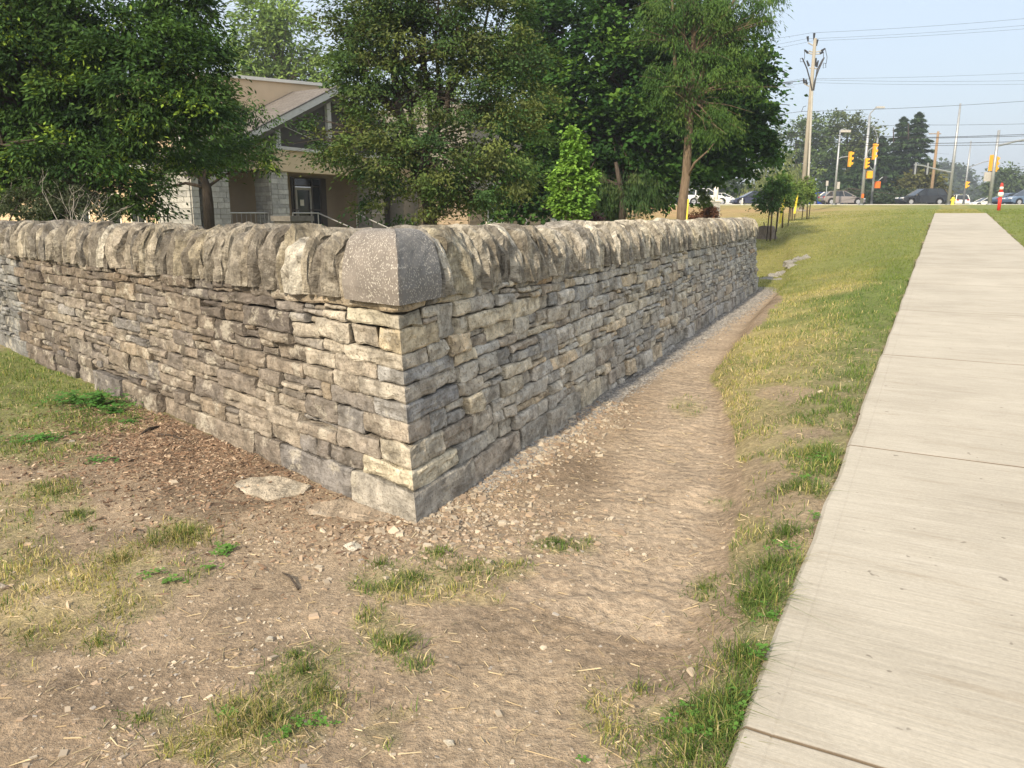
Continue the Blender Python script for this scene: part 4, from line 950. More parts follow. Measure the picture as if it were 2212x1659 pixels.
# weeping evergreen under the maple
Yw = 24.; b = gbase(1345, Yw)
tree('weeping_larch', 'dark weeping tree with hanging fronds just above the right wing', b, [b, at(1345, 440, Yw), at(1340, 400, Yw), at(1330, 350, Yw)], [.12, .11, .09, .05], [lobe(1320, 410, Yw + 1, 110, 45), lobe(1320, 410, Yw + 1, 110, 45), lobe(1300, 405, Yw, 60, 30), lobe(1380, 400, Yw, 50, 32), lobe(1340, 440, Yw, 90, 24), lobe(1400, 440, Yw, 34, 26), lobe(1260, 440, Yw, 40, 26)], 120, 70, .34, (.16, .022),
     [(.05, .095, .028), (.04, .08, .026), (.075, .11, .035)], nb=3, gravity=2.2, droop=.9, shell=.7)
# 5 young upright maple
Yy = 14.; b = gbase(1236, Yy)
tree('young_maple', 'small upright bright green maple standing just behind the right wing', b, [b, at(1236, 480, Yy), at(1237, 400, Yy), at(1240, 330, Yy), at(1243, 275, Yy)], [.035, .033, .026, .018, .008], [lobe(1236, 420, Yy, 42, 34), lobe(1215, 400, Yy, 24, 32), lobe(1262, 400, Yy, 20, 36), lobe(1238, 370, Yy, 30, 26), lobe(1242, 335, Yy, 24, 26), lobe(1240, 300, Yy, 16, 30), lobe(1258, 355, Yy, 16, 26), lobe(1240, 450, Yy, 36, 22), lobe(1208, 440, Yy, 14, 20)],
     220, 44, .12, (.075, .06), [(.15, .28, .045), (.18, .32, .05), (.12, .235, .04)], nb=40, shell=.6, bark=M_BARK2, limb_from=.2)
# background trees on the left, beyond the roofs
for nm, lab, px, Y, lob, nc, pal in (
    ('background_locust', 'light green airy tree in the gap of sky above the roof', 600, 50., [(560, 90, 60, 60), (620, 60, 60, 70), (520, 130, 40, 40), (650, 130, 70, 50), (590, 30, 50, 40), (580, 160, 60, 26), (690, 170, 60, 40), (560, 40, 50, 50)], 150, [(.17, .26, .07), (.21, .30, .08), (.14, .22, .06)]),
    ('background_locust', 'light green tree glimpsed behind the stems of the centre tree', 860, 55., [(850, 210, 60, 30), (960, 210, 60, 30), (900, 235, 90, 24)], 60, [(.13, .20, .05), (.10, .16, .045)]),
    ('background_locust', 'shaded tree behind the left wing of the building', 330, 62., [(250, 230, 150, 50), (380, 250, 120, 40), (120, 240, 130, 60), (480, 230, 60, 40)], 130, [(.07, .12, .04), (.10, .15, .045)])):
    b = gbase(px, Y); tree(nm, lab, b, [b, at(px, 330, Y), at(px, 200, Y), at(px, 60 if Y == 50 else 200, Y + .1)], [.35, .3, .2, .1], [lobe(q[0], q[1], Y, q[2], q[3]) for q in lob], nc, 60, 1.0, (.34, .15), pal, nb=40, shell=.6)
# far trees across the road
def far(nm, lab, px, Y, lob, nc, pal, leaf=(.6, .35), per=55, crad=1.7, grp='trees beyond the road', **k):
    b = gbase(px, Y); top = min(q[1] for q in lob); tree(nm, lab, b, [b, at(px, 430, Y), at(px, (430 + top) / 2, Y), at(px, top, Y)], [.4, .35, .25, .08], [lobe(q[0], q[1], Y, q[2], q[3]) for q in lob], nc, per, crad, leaf, pal, grp, nb=12, twigs=0, **k)
FG = [(.095, .145, .045), (.12, .17, .05), (.075, .12, .04)]
far('deciduous_tree', 'broad grey-green tree behind the utility pole', 1720, 128, [(1715, 330, 40, 60), (1745, 300, 40, 50), (1770, 350, 55, 60), (1700, 390, 40, 40), (1690, 300, 24, 26), (1780, 290, 34, 42)], 130, FG)
far('deciduous_tree', 'tall poplar-like tree with a spiky top right of the utility pole', 1830, 132, [(1830, 280, 36, 34), (1860, 290, 26, 34), (1805, 268, 22, 24), (1850, 340, 50, 50), (1880, 300, 20, 28), (1800, 380, 60, 45)], 120, [(.085, .115, .035), (.10, .125, .04)])
far('olive_tree', 'low olive green tree right of the spruces above the dark car', 2000, 112, [(1998, 400, 30, 32), (2020, 415, 18, 24), (1975, 405, 24, 30)], 60, [(.10, .105, .03), (.12, .12, .035)])
far('willow_tree', 'soft yellow-green willow at the edge of the maple', 1672, 105, [(1670, 370, 46, 42), (1655, 345, 26, 30), (1700, 400, 36, 34), (1640, 410, 34, 30)], 80, [(.14, .17, .05), (.16, .19, .06)], gravity=1.5, droop=.6, leaf=(.6, .12))
far('background_tree', 'blue-grey hazy round tree far down the road', 2060, 330, [(2055, 390, 34, 36), (2040, 372, 22, 22), (2080, 410, 24, 30), (2100, 430, 26, 16)], 90, [(.06, .09, .04)], leaf=(1.6, 1.), crad=4)
far('background_tree', 'hazy low tree left of the thick signal pole', 2125, 300, [(2120, 425, 26, 20), (2138, 418, 18, 24), (2100, 435, 16, 12)], 60, [(.06, .085, .04)], leaf=(1.5, .9), crad=3)
far('background_tree', 'rounded green tree behind the red and white marker post', 2176, 170, [(2172, 390, 30, 30), (2186, 410, 28, 30), (2160, 415, 24, 28), (2195, 425, 24, 18)], 100, [(.065, .10, .035), (.08, .12, .04)], leaf=(.8, .45), crad=2)
far('background_tree', 'hazy tree at the right edge behind the parked blue cars', 2225, 240, [(2225, 410, 36, 34), (2260, 400, 40, 50)], 60, [(.06, .09, .04)], leaf=(1.2, .7), crad=3)
far('roadside_bush', 'dark shrubbery beyond the road behind the white car', 1500, 112, [(1450, 405, 40, 34), (1500, 400, 45, 36), (1555, 415, 45, 30), (1610, 420, 45, 28), (1400, 415, 50, 30)], 150, [(.05, .08, .035), (.065, .095, .04)], cat='shrubbery')
far('roadside_bush', 'low dark bushes between the road and the spruces', 1760, 100, [(1760, 425, 60, 16), (1840, 425, 50, 14), (1930, 428, 60, 12)], 90, [(.045, .07, .03)], crad=1.2, leaf=(.5, .28), cat='shrubbery')
# spruces
def spruce(lab, px, ytop, Y, wpx, n=8000, pal=((.040, .074, .030), (.052, .088, .034), (.032, .060, .028))):
    b = gbase(px, Y); top = at(px, ytop, Y); Ht = top.z - b.z; Rr = wpx * Y / 1700; root = empty('spruce_tree', tuple(b), lab, 'tree', 'spruces beyond the road', world=True)
    MB().tube([b, b.lerp(top, .45), b.lerp(top, .86)], [.35, .22, .05], 7).out('trunk', M_BARK, root)
    t = rng.random(n) ** .8; tier = np.floor(t * 19) / 19; hf = .04 + .95 * (.84 * tier + .16 * t)
    az = rng.uniform(0, 2 * math.pi, n); arm = np.floor(az / (2 * math.pi) * 11 + tier * 37) ; az = (arm + rng.normal(0, .16, n)) / 11 * 2 * math.pi
    rmax = Rr * (1 - hf) ** .85 * (1 + .38 * np.sin(arm * 12.9 + tier * 78)); rr = rmax * rng.random(n) ** .55
    P = np.stack([b.x + rr * np.cos(az), b.y + rr * np.sin(az), b.z + hf * Ht - .14 * rr + .10 * rr ** 2 / max(Rr, .1)], -1)
    D_ = np.stack([np.cos(az), np.sin(az), -.45 + rng.normal(0, .25, n)], -1) + rng.normal(0, .3, (n, 3))
    N_ = np.stack([-np.cos(az) * .4, -np.sin(az) * .4, np.ones(n)], -1) + rng.normal(0, .3, (n, 3))
    c = np.array(pal)[rng.integers(0, len(pal), n)] * rng.uniform(.75, 1.3, (n, 1))
    V, F, C_ = leaves(P, D_, np.full(n, 1.05) * rng.uniform(.6, 1.2, n), np.full(n, .30), c, .1, N_); mk('crown', V, F, M_NEEDLE, root, cols=C_)
spruce('tallest dark spruce with a ragged pointed top beyond the junction', 1962, 236, 118, 62, 11000)
spruce('dark spruce whose tip stands just left of the tallest one', 1930, 246, 120, 58, 9000)
spruce('shorter dark spruce behind the tall signal pole', 1888, 290, 116, 62)
spruce('low wide spruce between two signal poles', 1845, 345, 112, 56)
spruce('leftmost low spruce beside the concrete utility pole', 1795, 350, 118, 55)
spruce('dark spruce filling in at the right of the tallest', 1990, 340, 122, 34, 4000)
# saplings with stakes
def sapling(lab, px, py, Y, w_, h_, pal, stakes, guard=None):
    b = gbase(px, Y); k = Y / 1700; r = tree('sapling', lab, b, [b, at(px, py + h_ * .9, Y), at(px + 1, py, Y), at(px, py - h_, Y)], [.035, .03, .022, .008], [lobe(px, py, Y, w_, h_), lobe(px - w_ * .35, py + h_ * .4, Y, w_ * .6, h_ * .5), lobe(px + w_ * .2, py - h_ * .5, Y, w_ * .5, h_ * .55)], 60, 40, .24, (.12, .07), pal, 'staked saplings on the lawn', nb=16, bark=M_BARK2, limb_from=.1)
    for dx in stakes:
        p = gbase(px + dx, Y); MB().tube([p, p + Vector((.03, 0, 1.35))], .022, 5).out('stake', M_BARK, r)
    if guard:
        p = gbase(px + guard, Y - .3); MB().tube([p + Vector((0, 0, .35)), p + Vector((.10, 0, 1.45))], .05, 6).out('guard', M_YEL, r)
M_YEL = plain('yellow_plastic', (.75, .60, .06), .5)
sapling('bushy green sapling nearest the tree stump', 1668, 422, 29., 34, 34, [(.06, .13, .03), (.08, .16, .035)], (-8, 10))
sapling('thin lime green sapling right of the bushy one', 1692, 410, 34., 24, 34, [(.10, .18, .04), (.13, .20, .045)], (-12, 12), -6)
sapling('small sapling between the bushy one and the utility pole', 1712, 420, 39., 18, 24, [(.11, .18, .04), (.14, .2, .05)], (-5, 5), 4)
sapling('lime green sapling just right of the utility pole', 1744, 412, 40., 16, 30, [(.13, .20, .04), (.15, .22, .05)], (-11, 4))
b = gbase(1520, 26.); tree('conical_sapling', 'small pointed light green sapling in front of the white car', b, [b, at(1520, 450, 26.), at(1520, 412, 26.)], [.03, .02, .006], [lobe(1520, 438, 26., 15, 16), lobe(1520, 420, 26., 7, 12)], 36, 36, .14, (.09, .05), [(.13, .21, .05), (.16, .24, .05)], nb=6)
# shrubs
b = gbase(1522, 24.); tree('rust_shrub', 'low rusty brown shrub at the foot of the stone pillar', b, [b, at(1522, 470, 24.), at(1524, 455, 24.)], [.03, .02, .01], [lobe(1512, 467, 24., 26, 9), lobe(1540, 462, 24., 16, 14), lobe(1527, 457, 24., 12, 9)], 50, 46, .16, (.08, .04), [(.16, .075, .045), (.12, .06, .04), (.20, .10, .06)], nb=10, cat='shrub')
b = gbase(1255, 20.); tree('dark_shrub', 'small dark purple shrub peeping over the coping beside the house door', b, [b, at(1270, 475, 20.), at(1270, 468, 20.)], [.03, .02, .01], [lobe(1275, 470, 20., 26, 10)], 26, 40, .16, (.07, .05), [(.07, .035, .04), (.05, .03, .03)], nb=5, cat='shrub')
b = gbase(150, 11.5); tree('evergreen_shrub', 'grey-green bush rising over the left wing behind the bare twigs', b, [b, at(140, 430, 11.5), at(135, 390, 11.5)], [.04, .03, .01], [lobe(140, 415, 11.5, 60, 44), lobe(60, 440, 11.5, 70, 34), lobe(200, 445, 11.5, 60, 28)], 110, 60, .17, (.05, .016), [(.085, .11, .06), (.07, .095, .05), (.10, .12, .07)], nb=30, cat='shrub')
def dead(lab, px, Y, seeds, hgt):
    b = gbase(px, Y); root = empty('bare_bush', tuple(b), lab, 'shrub', world=True); m = MB()
    def grow(p, d, r, l, dep):
        q = p + d * l * .5 + Vector((random.gauss(0, .03), random.gauss(0, .03), 0)) ; e = q + (d + Vector((random.gauss(0, .2), random.gauss(0, .2), .1))).normalized() * l * .5
        m.tube([p, q, e], [r, r * .85, r * .6], 5, cap=False)
        if dep:
            for _ in range(2):
                nd = (d + Vector((random.gauss(0, .55), random.gauss(0, .4), random.gauss(.1, .25)))).normalized(); grow(e, nd, r * .6, l * random.uniform(.6, .8), dep - 1)
    for s in seeds: grow(gbase(px + s, Y), Vector((random.gauss(0, .22), 0, 1)).normalized(), .013, hgt * .52, 4)
    m.out('twigs', M_TWIG, root)['kind'] = 'stuff'
dead('leafless silver twigs of a dead bush near the left edge', 15, 10.9, (-25, 15), 1.7)
dead('tangled pale dead branches rising over the left wing', 130, 11.0, (-12, 20, 45), 1.5)

# ------------------------------------------------------------------ the house behind the trees
HP = Vector((-8.4, 30.9, 0)); HU = Vector((.5, .866, 0)); HV = Vector((.866, -.5, 0))
HM = Matrix(((HU.x, HV.x, 0, HP.x), (HU.y, HV.y, 0, HP.y), (0, 0, 1, 0), (0, 0, 0, 1)))
def hw(u, v, z): return HM @ Vector((u, v, z))
M_BEIGE = plain('beige_render', (.50, .40, .27), .9, spec=.15, var=.05, scale=1.5); M_BEIGE_SHADE = plain('shaded_beige_render', (.30, .235, .165), .9, spec=.15, var=.06, scale=2)  # porch wall and ceiling: beige darkened, their shade put into the colour
M_CREAM = plain('cream_render', (.58, .44, .29), .9, spec=.15, var=.05, scale=1.5)
def shingle_mat():
    t = NT('asphalt_shingles'); p = t.obj(); b = t.n('ShaderNodeTexBrick'); b.inputs['Scale'].default_value = 1.6
    b.inputs['Color1'].default_value = (.135, .122, .11, 1); b.inputs['Color2'].default_value = (.19, .172, .157, 1); b.inputs['Mortar'].default_value = (.13, .115, .10, 1); b.inputs['Mortar Size'].default_value = .03
    t.link(t.pos(), b.inputs['Vector']); n = t.noise(t.pos(), 9, 4); return t.fin(t.mix(.5, b.outputs['Color'], t.ramp(n, [(.3, .7), (.7, 1.2)]), 'MULTIPLY'), rough=.95, spec=.1)
M_SHING = shingle_mat(); M_TRIM = plain('grey_fascia', (.42, .42, .41), .6, var=.08); M_DKTRIM = plain('dark_soffit', (.10, .09, .085), .8); M_WHITE = plain('off_white_paint', (.72, .68, .60), .6, var=.05)
def glass_mat(name, c=(.012, .014, .016), r=.08):
    t = NT(name); return t.fin(c, rough=r, spec=.6)
M_GLASS = glass_mat('dark_window_glass'); M_STEEL = plain('brushed_railing', (.42, .41, .39), .45, metal=.6); M_BLACK = plain('black_metal', (.02, .02, .022), .5)
M_BRONZE = plain('bronze_frame', (.06, .045, .035), .5); M_ALU = plain('aluminium_frame', (.33, .31, .28), .45, metal=.4)
def block_mat(name, ca, cb):
    t = NT(name); r = t.n('ShaderNodeObjectInfo').outputs['Random']; n = t.noise(t.pos(), 7, 5, .7)
    c = t.ramp(r, [(0, ca), (1, cb)]); c = t.mix(.8, c, t.ramp(n, [(.3, .72), (.7, 1.22)]), 'MULTIPLY'); return t.fin(c, t.bump(n, 1, .03), .95, .15)
M_ASH = block_mat('grey_ashlar', (.29, .285, .27), (.42, .41, .38)); M_TANST = block_mat('tan_rockface_block', (.26, .20, .145), (.38, .30, .215)); M_MORT = plain('mortar_joint', (.22, .20, .17), .95)
house = empty('house', (HP.x, HP.y, .2), 'beige house with a gabled glass porch, pale stone pillars and grey shingle roof', 'house', world=True)
def hb(name, u0, u1, v0, v1, z0, z1, mat, parent=None): return MB().box(u0, u1, v0, v1, z0, z1, HM).out(name, mat, parent or house)
# one shared rough block mesh
def block_mesh():
    m = MB().box(-.5, .5, -.5, .5, -.5, .5); me = bpy.data.meshes.new('stone_block'); v = np.array(m.v)
    me.from_pydata(v.tolist(), [], m.f); return me
BM_ = {}
def blocks(parent, mat, u0, u1, v0, v1, z0, z1, ch, bl, rnd=.35):
    """courses of rock-faced blocks over one wall face: u0==u1 faces -u, v0==v1 faces +v"""
    if mat.name not in BM_: me = block_mesh(); me.materials.append(mat); BM_[mat.name] = me
    z = z0; Lh = (u1 - u0) if v0 == v1 else (v1 - v0)
    while z < z1 - .03:
        h = min(ch * random.uniform(.8, 1.25), z1 - z); h = z1 - z if z1 - z - h < .06 else h; s = 0 
        while s < Lh - 1e-3:
            l = bl * random.uniform(1 - rnd, 1 + rnd); l = Lh - s if Lh - s - l < .12 else l
            o = bpy.data.objects.new('stone_block', BM_[mat.name]); col.objects.link(o); o.parent = parent; o.matrix_parent_inverse = Matrix.Translation(-Vector(parent['_w'])) if parent.get('_w') else Matrix.Identity(4)
            th = random.uniform(.035, .06)
            if v0 == v1: c = hw(u0 + s + l / 2, v0 + th / 2 - .005, z + h / 2); sx, sy = l - .014, th
            else: c = hw(u0 - th / 2 + .005, v0 + s + l / 2, z + h / 2); sx, sy = th, l - .014
            o.location = c; o.scale = (sx, sy, h - .014); o.rotation_euler = (0, 0, math.atan2(HU.y, HU.x)); s += l
        z += h
hb('plinth', -4.85, 7.6, -2.0, .35, .0, .55, M_MORT); hb('porch_wall', -4.85, 1.64, -2.2, -2.0, .55, 3.19, M_BEIGE_SHADE)
hb('porch_wall', 3.66, 7.6, -2.2, -2.0, .55, 3.19, M_BEIGE_SHADE); hb('porch_wall', 1.64, 3.66, -2.2, -2.0, 3.12, 3.19, M_BEIGE_SHADE); hb('porch_ceiling', -4.85, 7.6, -2.0, -.3, 3.19, 3.3, M_BEIGE_SHADE)
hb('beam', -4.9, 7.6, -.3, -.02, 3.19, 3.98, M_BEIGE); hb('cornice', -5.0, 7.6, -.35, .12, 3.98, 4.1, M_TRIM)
for u in (-1.29, 4.49): hb('pilaster', u - .02, u + .90, -.02, .10, 3.19, 3.978, M_BEIGE)
for u in (-4.11, -1.29, 4.49, 6.75):
    hb('pillar', u, u + .84, -.84, -.03, .55, 3.19, M_MORT)
    if u < 0:
        blocks(house, M_ASH, u, u + .84, -.03, -.03, .55, 3.19, .17, .34); blocks(house, M_ASH, u, u, -.84, -.03, .55, 3.19, .17, .36)
hb('side_wall', -4.85, -4.55, -1.85, -.02, .0, 3.19, M_MORT); blocks(house, M_ASH, -4.85, -4.85, -1.85, -.02, .2, 3.19, .19, .42); blocks(house, M_ASH, -4.85, -4.55, -.02, -.02, .2, 3.19, .19, .25)
# entrance: bronze storefront with a glazed door
door = hb('door', 1.83, 2.78, -1.99, -1.94, .58, 2.72, M_ALU)
MB().box(1.95, 2.66, -1.94, -1.93, .78, 2.60, HM).out('pane', M_GLASS, door); MB().box(1.90, 1.93, -1.94, -1.88, 1.4, 1.75, HM).out('handle', M_STEEL, door)
MB().box(2.08, 2.30, -1.929, -1.925, 1.95, 2.2, HM).out('notice', M_WHITE, door)
fr = MB()
for u in (1.64, 1.78, 2.82, 3.30, 3.58): fr.box(u, u + .05, -2.0, -1.93, .55, 3.12, HM)
fr.box(3.35, 3.66, -2.0, -1.90, .55, 3.12, HM)
for z in (2.74, 3.08, 1.75, .95): fr.box(1.64, 3.6, -2.0, -1.935, z, z + .05, HM)
fr.out('door_frame', M_BRONZE, house)
hb('sidelight', 2.87, 3.30, -1.99, -1.97, .6, 2.74, M_GLASS); hb('transom', 1.69, 3.58, -1.99, -1.97, 2.79, 3.08, M_GLASS); hb('sidelight', 3.35, 3.58, -1.99, -1.97, .6, 3.08, M_GLASS); hb('sidelight', 1.69, 1.78, -1.99, -1.97, .6, 2.74, M_GLASS)
# gable
AU, AZ, SL = 2.04, 6.55, .46
def gzp(u): return AZ - SL * abs(u - AU)
for side_, ue in ((-1, -5.1), (1, 9.2)):
    ze = gzp(ue); pts = [hw(AU, .55, AZ), hw(ue, .55, ze), hw(ue, .55, ze - .16), hw(AU, .55, AZ - .16)]
    MB().prism(pts, -HV * 9).out('roof', M_SHING, house)
    pts = [hw(AU, .60, AZ + .03), hw(ue, .60, ze + .03), hw(ue, .60, ze - .24), hw(AU, .60, AZ - .24)]; MB().prism(pts, -HV * .045).out('fascia', M_TRIM, house)
    pts = [hw(AU, .62, AZ + .07), hw(ue, .62, ze + .07), hw(ue, .62, ze + .02), hw(AU, .62, AZ + .02)]; MB().prism(pts, -HV * .1).out('drip_edge', M_DKTRIM, house)
    pts = [hw(AU, .25, AZ - .30), hw(ue, .25, ze - .30), hw(ue, .25, ze - .50), hw(AU, .25, AZ - .50)]; MB().prism(pts, -HV * .2).out('soffit_beam', M_DKTRIM, house)
ul = AU - (AZ - .25 - 4.1) / SL; ur = AU + (AZ - .25 - 4.1) / SL
hb_g = MB().prism([hw(ul, -.12, 4.1), hw(ur, -.12, 4.1), hw(AU, -.12, AZ - .25)], -HV * .05).out('gable_glass', glass_mat('smoky_gable_glass', (.03, .023, .018), .8), house)
for u in (-.92, -.78, 1.9, 4.72, 4.86):
    MB().box(u, u + (.10 if u != 1.9 else .22), -.14, .02, 4.1, gzp(u) - .28, HM).out('post', M_TRIM, house)
MB().tube([hw(-.8, -.05, 4.95), hw(1.9, -.05, 4.3)], .015, 5).out('brace', M_TRIM, house)
hb('parapet_trim', -1.2, 4.3, -2.02, -1.80, 6.62, 6.62, M_TRIM) if False else None
pts = [hw(-4.0, -1.95, 3.3), hw(3.6, -1.95, 3.3), hw(3.6, -1.95, 6.98), hw(-.75, -1.95, 6.66), hw(-4., -1.95, 6.42)]
MB().prism(pts, -HV * 6).out('upper_wall', M_CREAM, house)
pts = [hw(-4.0, -1.85, 6.42), hw(-.75, -1.85, 6.66), hw(3.7, -1.85, 6.98), hw(3.7, -1.85, 7.10), hw(-.75, -1.85, 6.78), hw(-4., -1.85, 6.54)]
MB().prism(pts, -HV * .3).out('parapet_coping', M_WHITE, house)
# left wing of the house
hb('left_wall', -4.86, -4.5, -13, -1.85, .0, 3.3, M_CREAM)
for v in (-2.9, -4.3, -6.2, -8.3):
    wd = hb('window', -4.90, -4.85, v - .42, v + .42, 1.05, 2.35, M_WHITE)
    MB().box(-4.915, -4.90, v - .34, v - .02, 1.13, 2.27, HM).out('pane', M_GLASS, wd); MB().box(-4.915, -4.90, v + .02, v + .34, 1.13, 2.27, HM).out('pane', M_GLASS, wd)
pts = [hw(-5.4, -1.2, 3.2), hw(-1.2, -1.2, 5.0), hw(-1.2, -1.2, 4.8), hw(-5.4, -1.2, 3.05)]; MB().prism(pts, -HV * 13).out('roof', M_SHING, house)
hb('eaves_trim', -5.46, -5.38, -14, -1.15, 3.0, 3.22, M_TRIM)
# stone wing to the right
w0 = hw(7.6, 3, .2); wing = empty('stone_building', tuple(w0), 'tan rock-faced stone building glimpsed under the leaves right of the porch', 'building', world=True)
hb('wall', 7.6, 24, -6, 3.0, .0, 6.4, M_MORT, wing)
blocks(wing, M_TANST, 7.6, 7.6, .2, 3.02, .4, 3.2, .19, .42)
def opening(u): return None
W_ = [(9.15, 10.45), (15.85, 17.15)]
segs = [(7.62, 9.12), (10.48, 15.82), (17.18, 18.0)]
for a_, b_ in segs: blocks(wing, M_TANST, a_, b_, 3.0, 3.0, .5, 2.75, .19, .56)
for a_, b_ in W_: blocks(wing, M_TANST, a_, b_, 3.0, 3.0, .5, 1.13, .19, .5)
for a_, b_ in W_:
    wn = hb('window', a_ + .08, b_ - .08, 2.98, 3.03, 1.28, 3.0, M_TRIM, wing)
    hb('window_sill', a_ - .12, b_ + .12, 2.95, 3.14, 1.12, 1.26, M_WHITE, wing)
    mid = (a_ + b_) / 2
    for q0, q1 in ((a_ + .2, mid - .05), (mid + .05, b_ - .2)):
        for z0, z1 in ((1.38, 1.85), (1.92, 2.4), (2.46, 2.9)): MB().box(q0, q1, 3.03, 3.04, z0, z1, HM).out('pane', M_GLASS, wn)
hb('downpipe', 12.9, 12.98, 3.05, 3.12, .3, 5, M_TRIM, wing)
m = MB(); m.prism([hw(17.95, 3.05, .4), hw(19.1, 3.05, .4), hw(19.1, 3.05, 1.7), hw(18.9, 3.05, 2.0), hw(18.5, 3.05, 2.15), hw(18.15, 3.05, 2.0), hw(17.95, 3.05, 1.7)], HV * .04); m.out('door', M_BRONZE, wing)
hb('door_trim', 19.12, 19.3, 3.0, 3.15, .4, 2.0, M_WHITE, wing)
# porch railings and steps
def rail(label, pts, posts, r=.025, bal=0):
    m = MB(); P = [hw(*p) for p in pts]; m.tube(P, r, 6)
    rt = empty('handrail', tuple(hw(pts[0][0], pts[0][1], .55)), label, 'railing', world=True); m.out('top_rail', M_STEEL, rt)
    for u, v, z0, z1 in posts: MB().tube([hw(u, v, z0), hw(u, v, z1)], r * .8, 6).out('post', M_STEEL, rt)
    if bal:
        (u0, v0, z0), (u1, v1, z1) = pts[0], pts[-1]; MB().tube([hw(u0, v0, .68), hw(u1, v1, .68)], .016, 5).out('bottom_rail', M_STEEL, rt)
        for k in range(1, bal): t = k / bal; MB().tube([hw(u0 + (u1 - u0) * t, v0 + (v1 - v0) * t, .68), hw(u0 + (u1 - u0) * t, v0 + (v1 - v0) * t, z0)], .010, 4).out('baluster', M_STEEL, rt)
rail('grey metal porch railing between the two pale stone pillars', [(-3.27, -.2, 1.64), (-1.31, -.2, 1.64)], [(-3.25, -.2, .55, 1.64), (-1.33, -.2, .55, 1.64)], bal=9)
rail('sloping steel handrail beside the entrance steps left of the door', [(-.4, .1, 1.64), (1.0, .1, 1.64), (1.55, 1.7, .95), (1.55, 1.9, .95)], [(-.38, .1, .55, 1.64), (1.0, .1, .55, 1.64), (1.55, 1.7, .2, .95)])
rail('sloping handrail right of the entrance half hidden by leaves', [(5.0, .1, 1.64), (3.25, .1, 1.64), (3.7, 1.7, .95), (3.7, 1.9, .95)], [(3.3, .1, .55, 1.64), (3.7, 1.7, .2, .95)])
st = empty('entrance_steps', tuple(hw(2, .5, .2)), 'low concrete steps up to the porch between the handrails', 'steps', world=True)
for k, zt in enumerate((.46, .37, .28)): MB().box(1.1, 4.9, .35 + .3 * k, .65 + .3 * k, .1, zt, HM).out('step', M_MORT, st)
c0 = at(631, 463, 27.5); M_CSTN = plain('dark_cast_stone', (.13, .12, .105), .9, var=.25)
pl = empty('stone_pedestal', (c0.x, c0.y, .2), 'dark square stone pedestal with recessed panels in front of the porch', 'pedestal', world=True)
rr_ = Matrix.Translation((c0.x, c0.y, 0)) @ Matrix.Rotation(math.atan2(HU.y, HU.x), 4, 'Z')
MB().box(-.48, .48, -.4, .4, .1, 1.36, rr_).out('body', M_CSTN, pl); MB().box(-.56, .56, -.47, .47, 1.36, 1.54, rr_).out('cap', M_CSTN, pl)
for x0, x1 in ((-.40, -.05), (.05, .40)): MB().box(x0, x1, -.42, -.402, .5, 1.2, rr_).out('panel', M_DKTRIM, pl)
c0 = at(341, 463, 24.); bl = empty('metal_fence', (c0.x, c0.y, .2), 'short black metal railing left of the pale stone wall', 'fence', world=True)
rr_ = Matrix.Translation((c0.x, c0.y, 0)) @ Matrix.Rotation(R(20), 4, 'Z')
for k in range(6): MB().tube([rr_ @ Vector((-.28 + .11 * k, 0, .2)), rr_ @ Vector((-.28 + .11 * k, 0, 1.72))], .012 if 0 < k < 5 else .025, 5).out('baluster', M_BLACK, bl)
MB().box(-.28, .28, -.02, .02, 1.22, 1.32, rr_).out('rail', M_BLACK, bl); MB().box(-.28, .28, -.02, .02, 1.5, 1.54, rr_).out('rail', M_BLACK, bl)

# ------------------------------------------------------------------ road, cars, poles, signals, wires
ZR = 2.53
M_ASPH = plain('asphalt', (.055, .055, .057), .9, var=.2, scale=2); M_KERB = plain('kerb_concrete', (.50, .48, .43), .85, var=.08)
o = MB().box(-160, 420, 81.0, 97.0, ZR - .3, ZR - .0).out('road', M_ASPH); o['kind'] = 'structure'
o = MB().box(-160, 420, 80.75, 81.0, ZR - .3, ZR + .06).out('kerb', M_KERB); o['kind'] = 'structure'
o = MB().box(-160, 420, 97.0, 97.3, ZR - .3, ZR + .10).out('kerb', M_KERB); o['kind'] = 'structure'
def paint(name, c): 
    t = NT(name); t.fin(c, rough=.22, spec=.6); t.b.inputs['Coat Weight'].default_value = .4; return t.m
M_RUB = plain('tyre_rubber', (.02, .02, .02), .9); M_RIM = plain('alloy_rim', (.55, .55, .56), .35, metal=.7); M_HL = plain('headlight_lens', (.75, .77, .80), .2); M_TL = plain('taillight_lens', (.45, .03, .03), .3)
M_CGL = glass_mat('car_glass', (.02, .025, .03), .05)
KIND = {'suv': (4.75, 1.72, 1.9, [(0, .30), (0, .52), (.02, .60), (.70, .585), (.80, .56), (.96, .47), (1, .38), (1, .20)], [(.015, .60), (.09, .965), (.20, 1.0), (.52, .985), (.735, .585)]),
        'hatch': (4.4, 1.47, 1.8, [(0, .32), (.0, .52), (.03, .63), (.70, .60), (.82, .54), (.96, .44), (1, .36), (1, .18)], [(.02, .63), (.14, .93), (.28, 1.0), (.50, .985), (.76, .585)]),
        'sedan': (4.7, 1.45, 1.82, [(0, .34), (.0, .56), (.03, .66), (.18, .67), (.72, .62), (.95, .50), (1, .40), (1, .20)], [(.12, .67), (.28, .95), (.36, 1.), (.54, .985), (.76, .61)])}
